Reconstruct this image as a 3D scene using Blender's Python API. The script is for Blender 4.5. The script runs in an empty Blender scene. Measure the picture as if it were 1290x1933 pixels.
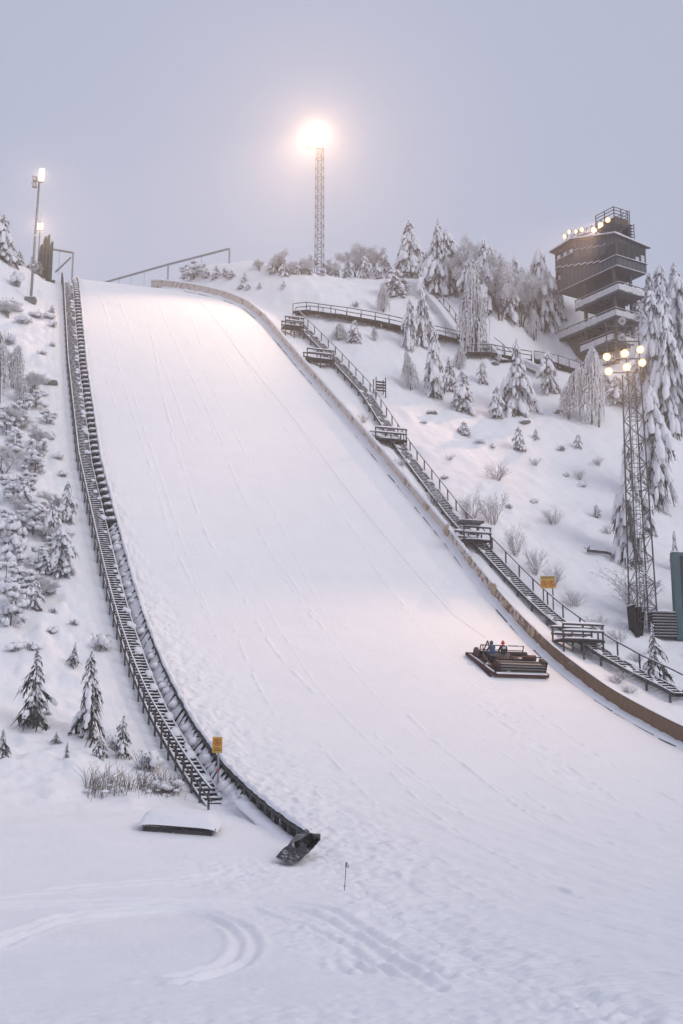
import bpy, bmesh, math, random
import numpy as np
from mathutils import Vector, Matrix

# ---------------------------------------------------------------- camera, world, sun, exposure
scene = bpy.context.scene
COL = scene.collection
cam_data = bpy.data.cameras.new("camera")
cam = bpy.data.objects.new("camera", cam_data)
COL.objects.link(cam)
cam_data.sensor_fit = 'VERTICAL'
cam_data.sensor_height = 36.0
cam_data.lens = 36.0 * 2500.0 / 1933.0
cam_data.clip_start = 0.5
cam_data.clip_end = 4000.0
cam.location = (0, 0, 4.0)
cam.rotation_euler = (math.radians(90 + 12.3), 0, 0)
scene.camera = cam

SUN_ELEV, SUN_ROT = math.radians(33), math.radians(125)
world = bpy.data.worlds.new("World")
scene.world = world
world.use_nodes = True
wn, wl = world.node_tree.nodes, world.node_tree.links
bg = wn["Background"]
sky = wn.new("ShaderNodeTexSky")
sky.sky_type = 'NISHITA'
sky.sun_disc = False
sky.sun_elevation = SUN_ELEV
sky.sun_rotation = SUN_ROT
sky.air_density = 2.0
sky.dust_density = 5.0
mul = wn.new("ShaderNodeVectorMath"); mul.operation = 'SCALE'; mul.inputs['Scale'].default_value = 0.06
wl.new(sky.outputs[0], mul.inputs[0])
cloud = wn.new("ShaderNodeMix"); cloud.data_type = 'RGBA'          # closed cloud cover over the clear sky
cloud.inputs[0].default_value = 0.88
wl.new(mul.outputs[0], cloud.inputs[6])
cloud.inputs[7].default_value = (0.485, 0.520, 0.672, 1)
wl.new(cloud.outputs[2], bg.inputs[0])
bg.inputs[1].default_value = 1.0

sun_data = bpy.data.lights.new("sun", 'SUN')
sun_data.energy = 0.86
sun_data.angle = math.radians(28)
sun_data.color = (1.0, 0.975, 0.96)
sun = bpy.data.objects.new("sun", sun_data)
COL.objects.link(sun)
sd = Vector((math.sin(SUN_ROT) * math.cos(SUN_ELEV), math.cos(SUN_ROT) * math.cos(SUN_ELEV), math.sin(SUN_ELEV)))
sun.rotation_euler = (-sd).to_track_quat('-Z', 'Y').to_euler()
sun.location = (0, -30, 120)

vs = scene.view_settings
vs.view_transform = 'Standard'; vs.look = 'None'; vs.exposure = 0.05; vs.gamma = 1.0; vs.use_curve_mapping = False
cy = scene.cycles
cy.max_bounces = 6; cy.diffuse_bounces = 3; cy.glossy_bounces = 2; cy.transmission_bounces = 3; cy.volume_bounces = 1
cy.sample_clamp_indirect = 3.0
cy.use_denoising = True
# ---------------------------------------------------------------- hill shape (hill frame: s = metres up the fall line, l = metres to the right)
AX = math.radians(18.0)
HA = np.array([-math.sin(AX), math.cos(AX)])
HB = np.array([math.cos(AX), math.sin(AX)])
HO = np.array([-1.4, 52.0]) + 11 * HB
_SS = np.arange(-140, 330, .25)
_TH = np.interp(_SS, [-60, -30, 0, 45, 102.5, 136, 220, 330], [0, 0, 9, 36, 36, 6, 3, 0])
_TH = np.convolve(np.pad(_TH, 20, mode='edge'), np.ones(41) / 41, 'valid')
_ZZ = np.concatenate([[0], np.cumsum(np.tan(np.radians(_TH)) * .25)])[:-1]
def zh(s): return np.interp(s, _SS, _ZZ)
def sst(x, a, b):
    t = np.clip((np.asarray(x, float) - a) / (b - a), 0, 1); return t * t * (3 - 2 * t)
def edge_left(s): return np.interp(s, [-60, 0, 60, 81, 100, 113, 130], [-11.1, -11.0, -11.4, -10.5, -9.3, -8.4, -7.6])
def edge_right(s):
    return np.interp(s, [-60, 10, 18, 25, 32, 50, 66, 87, 100, 106, 110, 114, 118, 122, 130],
                     [19, 17.6, 16.9, 16.1, 15.8, 15.8, 15.0, 13.6, 12.9, 11.9, 10.2, 7.6, 4.6, 2.6, 2.0])
_RT = np.random.RandomState(7).rand(256, 256)
def vnoise(x, y):
    x = np.asarray(x, float); y = np.asarray(y, float)
    xi = np.floor(x).astype(int); yi = np.floor(y).astype(int); fx = x - xi; fy = y - yi
    fx = fx * fx * (3 - 2 * fx); fy = fy * fy * (3 - 2 * fy)
    a = _RT[xi & 255, yi & 255]; b = _RT[(xi + 1) & 255, yi & 255]
    c = _RT[xi & 255, (yi + 1) & 255]; d = _RT[(xi + 1) & 255, (yi + 1) & 255]
    return (a * (1 - fx) + b * fx) * (1 - fy) + (c * (1 - fx) + d * fx) * fy - .5
def ground_base(s, l):
    s = np.asarray(s, float); l = np.asarray(l, float)
    z = zh(s); dl = edge_left(s) - l; dr = l - edge_right(s)
    up = sst(s, 2, 12)
    z = z - .75 * up * sst(dl, .1, .9)
    z = z + 3.2 * sst(s, 85, 112) * sst(dl, 3, 12)
    z = z + 5.0 * sst(s, 78, 111) * sst(dr, 2.0, 10) + 3.6 * sst(l, 28, 50) * sst(s, 50, 88)
    z = z + .45 * up * sst(dr, .3, .9) - .5 * up * sst(dr, 1.6, 3.2)
    z = z - 2.0 * np.exp(-((s - 93) / 6.0) ** 2 - ((l - 46.5) / 6.5) ** 2) - 6.5 * np.exp(-((s - 97) / 7.0) ** 2 - ((l - 53) / 6.0) ** 2)
    side = np.maximum(sst(dl, 3.0, 8), sst(dr, 2.5, 9)) * sst(s, -4, 14)
    z = z + side * (1.1 * vnoise(s / 9 + 31, l / 9 + 5) + .55 * vnoise(s / 3.6, l / 4.1 + 77))
    return z
# ---------------------------------------------------------------- where things stand (hill frame metres)
RIGHT_STAIR = [(100.92, 16.86), (89.59, 18.29), (79.63, 19.05), (66.17, 18.17), (52.34, 17.71), (46.37, 18.57), (38.36, 19.29), (31.83, 20.33), (25.61, 22.13)]
BOARDWALK = [(101.47, 17.22), (100.52, 18.81), (97.73, 21.88), (96.36, 26.96), (94.24, 31.73), (92.55, 35.79)]
BOARDWALK2 = [(89.88, 35.45), (89.55, 38.44), (88.35, 40.66), (87.38, 42.91)]
UPPER_STAIR = [(93.59, 36.69), (99.1, 36.64), (105.62, 36.59)]
SIDE_STAIR = [(93.37, 40.32), (88.42, 40.2), (84.57, 42.57)]
LOWER_WALK = [(87.29, 43.28), (85.8, 45.74), (83.89, 47.78)]
LEFT_STAIR_END = [(8.5, -11.99)]
RUTS = [[(-15.52, -23.24), (-13.94, -22.35), (-12.83, -21.6), (-11.76, -19.92), (-11.33, -18.08), (-13.02, -17.3), (-15.62, -17.36), (-17.88, -17.97), (-19.24, -18.76), (-20.07, -19.9)], [(-14.44, -23.17), (-12.95, -22.27), (-11.89, -21.5), (-10.96, -19.81), (-10.7, -17.82), (-12.36, -16.85), (-15.53, -16.98), (-17.95, -17.62), (-19.44, -18.41), (-20.84, -19.88)], [(-9.65, -22.87), (-9.46, -20.42), (-9.6, -17.04), (-10.19, -14.54), (-11.72, -13.68), (-15.42, -13.73), (-18.25, -13.9), (-21.79, -14.13)], [(-10.18, -22.91), (-10.19, -20.51), (-10.27, -17.19), (-10.94, -14.96), (-12.5, -14.3), (-16.25, -14.31), (-19.24, -14.54), (-22.93, -14.84)], [(-8.04, -22.77), (-6.86, -19.49), (-5.39, -15.8), (-5.4, -13.62)], [(-8.66, -22.81), (-7.54, -19.58), (-6.13, -15.96), (-6.16, -13.47)], [(-18.88, -23.45), (-19.47, -22.27), (-20.37, -20.93)], [(-21.04, -20.04), (-21.87, -18.65)], [(-18.74, -15.81), (-20.38, -16.15), (-20.77, -15.6)], [(-19.04, -15.41), (-20.62, -15.67)], [(-11.09, -15.8), (-14.92, -15.04), (-20.19, -15.14), (-22.37, -14.97)]]
BERM = [(-5.59, -11.44), (-9.3, -12.29), (-14.07, -12.95), (-17.65, -13.25), (-21.26, -13.52), (-23.29, -13.44), (-25.57, -13.16)]
RIDGES = [[(102.84, -1.31), (81.59, -3.09), (63.16, -4.63)], [(101.98, -6.56), (76.51, -7.36), (57.8, -7.36), (47.7, -7.53), (40.32, -7.05), (33.91, -6.98)], [(109.38, 4.48), (90.86, 3.24)], [(76.74, -0.64), (63.94, -0.12), (53.47, -0.16), (45.49, -0.01), (36.49, 0.61)], [(78.73, -3.55), (60.16, -4.45), (48.82, -4.64), (40.64, -3.82), (32.26, -3.52), (25.46, -2.74)], [(98.99, 7.46), (87.55, 8.62)], [(48.53, -0.07), (41.79, 0.6), (34.96, 0.89)], [(46.27, 7.9), (38.67, 8.05)], [(57.25, 7.86), (47.08, 8.18), (37.14, 8.26)], [(19.36, -1.26), (14.75, -1.46), (10.12, -1.59), (3.15, -2.49)], [(22.79, 1.92), (15.78, 1.91), (8.19, 1.37), (0.92, 0.57)], [(10.17, 3.01), (3.05, 1.95), (-2.4, 1.6)], [(26.51, 7.22), (18.71, 7.68), (11.19, 7.48), (-0.39, 5.27)], [(18.16, -4.95), (8.18, -5.48), (-0.86, -6.48), (-9.9, -7.35), (-18.99, -6.55)], [(25.02, 10.83), (17.0, 10.72), (7.17, 10.11)], [(35.99, -5.45), (28.11, -5.94), (22.36, -6.16)], [(12.88, -2.72), (1.1, -3.86), (-6.2, -4.61), (-14.84, -5.49)], [(9.13, -8.96), (-2.76, -9.31), (-14.08, -10.11), (-23.03, -9.1)], [(10.96, -7.67), (-0.79, -7.76), (-12.54, -8.74)]]
MAST_RIGHT = (37.98, 26.87, 100.2)
MAST_MID = (116.61, 25.09, 185.4)
POLE = (99.63, -15.22, 154.2)
SCREEN = (117.48, -11.85, 174.4)
BOARD = (37.37, 29.21, 100.2)
SHED = (1.71, -15.48, 50.8)
TARP = (-4.51, -12.34, 45.7)
SKIPOLE = (-8.91, -12.34, 41.5)
SIGN1 = (11.89, -12.19, 61.6)
SIGN2 = (39.85, 20.63, 100.3)
PILE = (37.06, 28.18, 99.6)
PANELS = (37.46, 26.0, 99.4)
LOG = (49.09, 30.23, 113.2)
STAND = (80.36, 19.79, 144.0)
GROOMER = (29.47, 12.48, 87.0)
GRASS = (12.37, -15.64, 61.0)
DARKBOX = (98.43, 41.61, 171.2)
CAMPOST = (107.17, 37.14, 179.4)
ROCK = (76.99, -14.53, 129.8)
DISCS = [(58.79, 15.8), (54.21, 15.73), (50.33, 16.01), (45.7, 15.94), (41.3, 16.11), (39.22, 16.25), (34.88, 16.24)]
PLATS = [(95.13, 12.43), (86.81, 15.53), (67.13, 15.91), (47.0, 16.9), (32.61, 19.02)]
TOWER = (35.06, 158.0, 70.64)
# kind, variant, s, l, height, width, label, group
TREES = [
    ('spruce', 0, 114.22, 37.81, 8.98, 3.29, 'first tall snow-laden spruce from the left on the ridge behind the boardwalk', 'every tall snow-laden spruce on the ridge behind the boardwalk'),
    ('spruce', 2, 108.05, 37.73, 5.05, 1.88, 'second tall snow-laden spruce from the left on the ridge behind the boardwalk', 'every tall snow-laden spruce on the ridge behind the boardwalk'),
    ('spruce', 1, 104.6, 37.92, 10.89, 3.54, 'third tall snow-laden spruce from the left on the ridge behind the boardwalk', 'every tall snow-laden spruce on the ridge behind the boardwalk'),
    ('spruce', 1, 104.69, 39.03, 7.8, 2.84, 'fourth tall snow-laden spruce from the left on the ridge behind the boardwalk', 'every tall snow-laden spruce on the ridge behind the boardwalk'),
    ('spruce', 2, 104.23, 39.84, 9.07, 2.83, 'fifth tall snow-laden spruce from the left on the ridge behind the boardwalk', 'every tall snow-laden spruce on the ridge behind the boardwalk'),
    ('spruce', 0, 104.33, 41.04, 6.4, 2.13, 'sixth tall snow-laden spruce from the left on the ridge behind the boardwalk', 'every tall snow-laden spruce on the ridge behind the boardwalk'),
    ('spruce', 2, 99.87, 40.93, 6.91, 2.35, 'seventh tall snow-laden spruce from the left on the ridge behind the boardwalk', 'every tall snow-laden spruce on the ridge behind the boardwalk'),
    ('spruce', 0, 98.97, 41.87, 10.32, 2.89, 'eighth tall snow-laden spruce from the left on the ridge behind the boardwalk', 'every tall snow-laden spruce on the ridge behind the boardwalk'),
    ('spruce', 2, 102.28, 44.5, 7.35, 2.26, 'ninth tall snow-laden spruce from the left on the ridge behind the boardwalk', 'every tall snow-laden spruce on the ridge behind the boardwalk'),
    ('spruce', 0, 102.43, 46.11, 6.8, 2.13, 'tenth tall snow-laden spruce from the left on the ridge behind the boardwalk', 'every tall snow-laden spruce on the ridge behind the boardwalk'),
    ('spruce', 1, 98.82, 45.47, 8.29, 2.76, 'eleventh tall snow-laden spruce from the left on the ridge behind the boardwalk', 'every tall snow-laden spruce on the ridge behind the boardwalk'),
    ('spruce', 1, 103.26, 48.83, 7.44, 2.43, 'twelfth tall snow-laden spruce from the left on the ridge behind the boardwalk', 'every tall snow-laden spruce on the ridge behind the boardwalk'),
    ('spruce', 2, 103.55, 50.15, 6.03, 2.01, 'thirteenth tall snow-laden spruce from the left on the ridge behind the boardwalk', 'every tall snow-laden spruce on the ridge behind the boardwalk'),
    ('spruce', 1, 103.41, 51.8, 7.9, 2.44, 'fourteenth tall snow-laden spruce from the left on the ridge behind the boardwalk', 'every tall snow-laden spruce on the ridge behind the boardwalk'),
    ('spruce', 0, 102.87, 54.69, 5.76, 2.16, 'fifteenth tall snow-laden spruce from the left on the ridge behind the boardwalk', 'every tall snow-laden spruce on the ridge behind the boardwalk'),
    ('spruce', 0, 122.51, 31.09, 2.63, 1.39, 'first short dark snow-dusted spruce from the left on the ridge behind the boardwalk', 'every short dark snow-dusted spruce on the ridge behind the boardwalk'),
    ('spruce', 2, 117.94, 32.37, 3.33, 1.51, 'second short dark snow-dusted spruce from the left on the ridge behind the boardwalk', 'every short dark snow-dusted spruce on the ridge behind the boardwalk'),
    ('spruce', 1, 115.8, 33.61, 2.85, 1.5, 'third short dark snow-dusted spruce from the left on the ridge behind the boardwalk', 'every short dark snow-dusted spruce on the ridge behind the boardwalk'),
    ('spruce', 1, 119.24, 36.06, 3.53, 1.69, 'fourth short dark snow-dusted spruce from the left on the ridge behind the boardwalk', 'every short dark snow-dusted spruce on the ridge behind the boardwalk'),
    ('spruce', 2, 104.11, 31.77, 4.04, 3.07, 'fifth short dark snow-dusted spruce from the left on the ridge behind the boardwalk', 'every short dark snow-dusted spruce on the ridge behind the boardwalk'),
    ('spruce', 0, 113.94, 36.27, 3.72, 1.64, 'sixth short dark snow-dusted spruce from the left on the ridge behind the boardwalk', 'every short dark snow-dusted spruce on the ridge behind the boardwalk'),
    ('frost', 1, 116.59, 27.96, 2.83, 2.68, 'first hoar-frosted leafless tree from the left on the ridge behind the boardwalk', 'every hoar-frosted leafless tree on the ridge behind the boardwalk'),
    ('frost', 0, 122.01, 32.31, 5.1, 4.79, 'second hoar-frosted leafless tree from the left on the ridge behind the boardwalk', 'every hoar-frosted leafless tree on the ridge behind the boardwalk'),
    ('frost', 1, 119.7, 33.96, 4.14, 3.37, 'third hoar-frosted leafless tree from the left on the ridge behind the boardwalk', 'every hoar-frosted leafless tree on the ridge behind the boardwalk'),
    ('frost', 0, 104.13, 41.65, 7.68, 3.84, 'fourth hoar-frosted leafless tree from the left on the ridge behind the boardwalk', 'every hoar-frosted leafless tree on the ridge behind the boardwalk'),
    ('frost', 1, 113.68, 15.71, 2.01, 1.58, 'first low frosted shrub from the left on the crest beside the tall light mast', 'every low frosted shrub on the crest beside the tall light mast'),
    ('frost', 0, 111.5, 17.87, 2.99, 2.99, 'second low frosted shrub from the left on the crest beside the tall light mast', 'every low frosted shrub on the crest beside the tall light mast'),
    ('frost', 1, 110.35, 18.96, 1.98, 1.7, 'third low frosted shrub from the left on the crest beside the tall light mast', 'every low frosted shrub on the crest beside the tall light mast'),
    ('frost', 0, 110.95, 20.9, 2.28, 2.28, 'fourth low frosted shrub from the left on the crest beside the tall light mast', 'every low frosted shrub on the crest beside the tall light mast'),
    ('frost', 1, 118.55, 24.5, 2.1, 2.1, 'fifth low frosted shrub from the left on the crest beside the tall light mast', 'every low frosted shrub on the crest beside the tall light mast'),
    ('frost', 0, 117.83, 26.95, 1.8, 2.1, 'sixth low frosted shrub from the left on the crest beside the tall light mast', 'every low frosted shrub on the crest beside the tall light mast'),
    ('spruce', 0, 112.06, 17.14, 2.28, 1.14, 'first little pointed spruce from the left on the crest beside the tall light mast', 'every little pointed spruce on the crest beside the tall light mast'),
    ('spruce', 1, 110.63, 18.45, 2.55, 1.28, 'second little pointed spruce from the left on the crest beside the tall light mast', 'every little pointed spruce on the crest beside the tall light mast'),
    ('spruce', 2, 110.55, 20.04, 1.85, 0.99, 'third little pointed spruce from the left on the crest beside the tall light mast', 'every little pointed spruce on the crest beside the tall light mast'),
    ('spruce', 0, 111.59, 21.83, 2.44, 1.15, 'fourth little pointed spruce from the left on the crest beside the tall light mast', 'every little pointed spruce on the crest beside the tall light mast'),
    ('spruce', 1, 117.09, 27.5, 2.24, 1.19, 'fifth little pointed spruce from the left on the crest beside the tall light mast', 'every little pointed spruce on the crest beside the tall light mast'),
    ('pine', 0, 121.36, 8.25, 2.66, 3.84, 'snow-dusted round pine bush at the top end of the brown border boards', 'every snow-dusted round pine bush at the top end of the brown border boards'),
    ('spruce', 0, 119.44, 9.65, 1.46, 0.88, 'first tiny snow-dusted spruce from the left at the top end of the brown border boards', 'every tiny snow-dusted spruce at the top end of the brown border boards'),
    ('spruce', 1, 117.85, 10.64, 1.89, 1.16, 'second tiny snow-dusted spruce from the left at the top end of the brown border boards', 'every tiny snow-dusted spruce at the top end of the brown border boards'),
    ('spruce', 2, 116.89, 11.69, 1.45, 0.87, 'third tiny snow-dusted spruce from the left at the top end of the brown border boards', 'every tiny snow-dusted spruce at the top end of the brown border boards'),
    ('spruce', 0, 115.91, 12.35, 1.15, 1.01, 'fourth tiny snow-dusted spruce from the left at the top end of the brown border boards', 'every tiny snow-dusted spruce at the top end of the brown border boards'),
    ('spruce', 0, 113.28, 13.08, 0.85, 0.71, 'fifth tiny snow-dusted spruce from the left at the top end of the brown border boards', 'every tiny snow-dusted spruce at the top end of the brown border boards'),
    ('spruce', 1, 113.98, 13.74, 1.29, 0.72, 'sixth tiny snow-dusted spruce from the left at the top end of the brown border boards', 'every tiny snow-dusted spruce at the top end of the brown border boards'),
    ('spruce', 2, 112.23, 13.78, 0.99, 0.57, 'seventh tiny snow-dusted spruce from the left at the top end of the brown border boards', 'every tiny snow-dusted spruce at the top end of the brown border boards'),
    ('spruce', 1, 111.2, 15.12, 0.99, 0.56, 'eighth tiny snow-dusted spruce from the left at the top end of the brown border boards', 'every tiny snow-dusted spruce at the top end of the brown border boards'),
    ('spruce', 0, 108.44, 17.64, 1.12, 0.56, 'ninth tiny snow-dusted spruce from the left at the top end of the brown border boards', 'every tiny snow-dusted spruce at the top end of the brown border boards'),
    ('frost', 1, 102.82, 39.91, 7.03, 3.51, 'first bushy snow-covered pine from the left between the ridge spruces and the tower', 'every bushy snow-covered pine between the ridge spruces and the tower'),
    ('frost', 0, 100.31, 41.67, 7.63, 3.89, 'second bushy snow-covered pine from the left between the ridge spruces and the tower', 'every bushy snow-covered pine between the ridge spruces and the tower'),
    ('frost', 1, 98.88, 42.87, 6.89, 3.44, 'third bushy snow-covered pine from the left between the ridge spruces and the tower', 'every bushy snow-covered pine between the ridge spruces and the tower'),
    ('frost', 0, 97.61, 43.61, 8.75, 4.37, 'fourth bushy snow-covered pine from the left between the ridge spruces and the tower', 'every bushy snow-covered pine between the ridge spruces and the tower'),
    ('frost', 0, 99.4, 46.13, 7.64, 4.17, 'fifth bushy snow-covered pine from the left between the ridge spruces and the tower', 'every bushy snow-covered pine between the ridge spruces and the tower'),
    ('frost', 1, 99.16, 47.5, 8.75, 5.14, 'sixth bushy snow-covered pine from the left between the ridge spruces and the tower', 'every bushy snow-covered pine between the ridge spruces and the tower'),
    ('frost', 1, 101.49, 50.46, 7.08, 3.96, 'seventh bushy snow-covered pine from the left between the ridge spruces and the tower', 'every bushy snow-covered pine between the ridge spruces and the tower'),
    ('spruce', 2, 101.12, 52.04, 12.31, 3.25, 'tall narrow snow-laden spruce close left of the judges tower', 'every tall narrow snow-laden spruce close left of the judges tower'),
    ('birch', 0, 98.65, 48.65, 4.15, 2.08, 'leaning frosted sapling close left of the judges tower', 'every leaning frosted sapling close left of the judges tower'),
    ('spruce', 0, 48.23, 31.85, 12.09, 2.35, 'first huge snow-laden spruce from the left at the right edge behind the light mast', 'every huge snow-laden spruce at the right edge behind the light mast'),
    ('spruce', 1, 95.35, 62.49, 6.27, 2.51, 'second huge snow-laden spruce from the left at the right edge behind the light mast', 'every huge snow-laden spruce at the right edge behind the light mast'),
    ('spruce', 0, 53.88, 36.69, 6.26, 1.93, 'third huge snow-laden spruce from the left at the right edge behind the light mast', 'every huge snow-laden spruce at the right edge behind the light mast'),
    ('spruce', 1, 88.12, 58.89, 7.26, 2.91, 'fourth huge snow-laden spruce from the left at the right edge behind the light mast', 'every huge snow-laden spruce at the right edge behind the light mast'),
    ('spruce', 2, 82.53, 55.56, 3.79, 2.9, 'fifth huge snow-laden spruce from the left at the right edge behind the light mast', 'every huge snow-laden spruce at the right edge behind the light mast'),
    ('spruce', 0, 98.94, 66.43, 7.18, 2.59, 'sixth huge snow-laden spruce from the left at the right edge behind the light mast', 'every huge snow-laden spruce at the right edge behind the light mast'),
    ('spruce', 0, 78.32, 53.98, 14.41, 4.39, 'seventh huge snow-laden spruce from the left at the right edge behind the light mast', 'every huge snow-laden spruce at the right edge behind the light mast'),
    ('spruce', 2, 58.96, 41.66, 12.23, 3.16, 'eighth huge snow-laden spruce from the left at the right edge behind the light mast', 'every huge snow-laden spruce at the right edge behind the light mast'),
    ('spruce', 2, 100.46, 69.33, 8.02, 2.77, 'ninth huge snow-laden spruce from the left at the right edge behind the light mast', 'every huge snow-laden spruce at the right edge behind the light mast'),
    ('spruce', 0, 84.62, 59.13, 12.9, 3.61, 'tenth huge snow-laden spruce from the left at the right edge behind the light mast', 'every huge snow-laden spruce at the right edge behind the light mast'),
    ('spruce', 1, 73.31, 52.87, 17.02, 3.87, 'eleventh huge snow-laden spruce from the left at the right edge behind the light mast', 'every huge snow-laden spruce at the right edge behind the light mast'),
    ('spruce', 1, 102.58, 72.59, 7.42, 2.67, 'twelfth huge snow-laden spruce from the left at the right edge behind the light mast', 'every huge snow-laden spruce at the right edge behind the light mast'),
    ('spruce', 1, 94.96, 68.1, 11.24, 3.51, 'thirteenth huge snow-laden spruce from the left at the right edge behind the light mast', 'every huge snow-laden spruce at the right edge behind the light mast'),
    ('spruce', 2, 82.54, 60.36, 15.29, 3.82, 'fourteenth huge snow-laden spruce from the left at the right edge behind the light mast', 'every huge snow-laden spruce at the right edge behind the light mast'),
    ('spruce', 0, 92.74, 22.14, 2.79, 1.58, 'first slim snow-laden spruce from the left below the boardwalk', 'every slim snow-laden spruce below the boardwalk'),
    ('spruce', 2, 91.03, 28.52, 6.47, 1.52, 'second slim snow-laden spruce from the left below the boardwalk', 'every slim snow-laden spruce below the boardwalk'),
    ('spruce', 1, 92.27, 30.72, 8.35, 2.18, 'third slim snow-laden spruce from the left below the boardwalk', 'every slim snow-laden spruce below the boardwalk'),
    ('spruce', 0, 81.89, 27.85, 8.29, 2.01, 'fourth slim snow-laden spruce from the left below the boardwalk', 'every slim snow-laden spruce below the boardwalk'),
    ('spruce', 1, 83.34, 30.53, 4.33, 1.56, 'fifth slim snow-laden spruce from the left below the boardwalk', 'every slim snow-laden spruce below the boardwalk'),
    ('spruce', 1, 78.95, 30.08, 4.89, 2.56, 'sixth slim snow-laden spruce from the left below the boardwalk', 'every slim snow-laden spruce below the boardwalk'),
    ('spruce', 2, 84.88, 35.25, 2.71, 0.98, 'seventh slim snow-laden spruce from the left below the boardwalk', 'every slim snow-laden spruce below the boardwalk'),
    ('spruce', 0, 76.87, 33.23, 3.69, 1.44, 'eighth slim snow-laden spruce from the left below the boardwalk', 'every slim snow-laden spruce below the boardwalk'),
    ('spruce', 1, 77.63, 36.28, 8.77, 2.92, 'ninth slim snow-laden spruce from the left below the boardwalk', 'every slim snow-laden spruce below the boardwalk'),
    ('spruce', 2, 80.9, 41.82, 5.1, 2.18, 'tenth slim snow-laden spruce from the left below the boardwalk', 'every slim snow-laden spruce below the boardwalk'),
    ('birch', 0, 93.6, 20.88, 2.54, 1.91, 'first small snow-plastered sapling from the left below the boardwalk', 'every small snow-plastered sapling below the boardwalk'),
    ('birch', 0, 92.98, 24.78, 1.79, 0.89, 'second small snow-plastered sapling from the left below the boardwalk', 'every small snow-plastered sapling below the boardwalk'),
    ('birch', 0, 100.04, 28.29, 4.05, 1.75, 'third small snow-plastered sapling from the left below the boardwalk', 'every small snow-plastered sapling below the boardwalk'),
    ('birch', 0, 87.57, 33.71, 3.75, 1.5, 'fourth small snow-plastered sapling from the left below the boardwalk', 'every small snow-plastered sapling below the boardwalk'),
    ('birch', 0, 82.94, 25.35, 4.51, 1.9, 'first weeping white-frosted birch from the left in the middle of the hillside', 'every weeping white-frosted birch in the middle of the hillside'),
    ('birch', 0, 90.79, 36.12, 11.44, 3.98, 'second weeping white-frosted birch from the left in the middle of the hillside', 'every weeping white-frosted birch in the middle of the hillside'),
    ('birch', 1, 74.73, 40.76, 5.66, 2.54, 'first drooping frost-covered birch from the left in front of the judges tower', 'every drooping frost-covered birch in front of the judges tower'),
    ('birch', 0, 73.89, 42.81, 9.12, 3.35, 'second drooping frost-covered birch from the left in front of the judges tower', 'every drooping frost-covered birch in front of the judges tower'),
    ('spruce', 2, 80.55, 48.74, 2.46, 1.23, 'first small snow-covered spruce from the left in front of the judges tower', 'every small snow-covered spruce in front of the judges tower'),
    ('spruce', 1, 77.91, 48.73, 3.49, 2.65, 'second small snow-covered spruce from the left in front of the judges tower', 'every small snow-covered spruce in front of the judges tower'),
    ('spruce', 0, 73.25, 27.79, 1.44, 1.11, 'first small snow-buried spruce from the left on the open snow right of the stairs', 'every small snow-buried spruce on the open snow right of the stairs'),
    ('spruce', 0, 69.02, 31.98, 2.49, 1.19, 'second small snow-buried spruce from the left on the open snow right of the stairs', 'every small snow-buried spruce on the open snow right of the stairs'),
    ('spruce', 1, 71.09, 34.97, 1.11, 0.67, 'third small snow-buried spruce from the left on the open snow right of the stairs', 'every small snow-buried spruce on the open snow right of the stairs'),
    ('spruce', 2, 69.2, 38.86, 1.54, 0.66, 'fourth small snow-buried spruce from the left on the open snow right of the stairs', 'every small snow-buried spruce on the open snow right of the stairs'),
    ('spruce', 2, 56.36, 33.58, 1.27, 0.68, 'fifth small snow-buried spruce from the left on the open snow right of the stairs', 'every small snow-buried spruce on the open snow right of the stairs'),
    ('shrub', 2, 99.67, 19.73, 0.66, 0.93, 'first low snow-capped shrub from the left on the open snow right of the stairs', 'every low snow-capped shrub on the open snow right of the stairs'),
    ('shrub', 1, 100.72, 25.11, 1.21, 1.08, 'second low snow-capped shrub from the left on the open snow right of the stairs', 'every low snow-capped shrub on the open snow right of the stairs'),
    ('shrub', 0, 68.54, 16.02, 0.83, 1.14, 'third low snow-capped shrub from the left on the open snow right of the stairs', 'every low snow-capped shrub on the open snow right of the stairs'),
    ('shrub', 1, 62.61, 16.01, 0.89, 0.69, 'fourth low snow-capped shrub from the left on the open snow right of the stairs', 'every low snow-capped shrub on the open snow right of the stairs'),
    ('shrub', 2, 70.77, 19.93, 0.53, 0.86, 'fifth low snow-capped shrub from the left on the open snow right of the stairs', 'every low snow-capped shrub on the open snow right of the stairs'),
    ('shrub', 0, 74.45, 23.7, 0.5, 0.89, 'sixth low snow-capped shrub from the left on the open snow right of the stairs', 'every low snow-capped shrub on the open snow right of the stairs'),
    ('shrub', 1, 61.62, 20.65, 0.59, 0.89, 'seventh low snow-capped shrub from the left on the open snow right of the stairs', 'every low snow-capped shrub on the open snow right of the stairs'),
    ('shrub', 0, 71.3, 28.59, 0.66, 1.42, 'eighth low snow-capped shrub from the left on the open snow right of the stairs', 'every low snow-capped shrub on the open snow right of the stairs'),
    ('shrub', 1, 70.19, 29.56, 0.76, 0.76, 'ninth low snow-capped shrub from the left on the open snow right of the stairs', 'every low snow-capped shrub on the open snow right of the stairs'),
    ('shrub', 2, 56.71, 24.77, 0.67, 0.96, 'tenth low snow-capped shrub from the left on the open snow right of the stairs', 'every low snow-capped shrub on the open snow right of the stairs'),
    ('shrub', 0, 58.09, 28.13, 0.68, 0.88, 'eleventh low snow-capped shrub from the left on the open snow right of the stairs', 'every low snow-capped shrub on the open snow right of the stairs'),
    ('shrub', 2, 69.13, 36.85, 0.77, 1.21, 'twelfth low snow-capped shrub from the left on the open snow right of the stairs', 'every low snow-capped shrub on the open snow right of the stairs'),
    ('shrub', 2, 64.53, 34.91, 0.63, 0.84, 'thirteenth low snow-capped shrub from the left on the open snow right of the stairs', 'every low snow-capped shrub on the open snow right of the stairs'),
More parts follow.
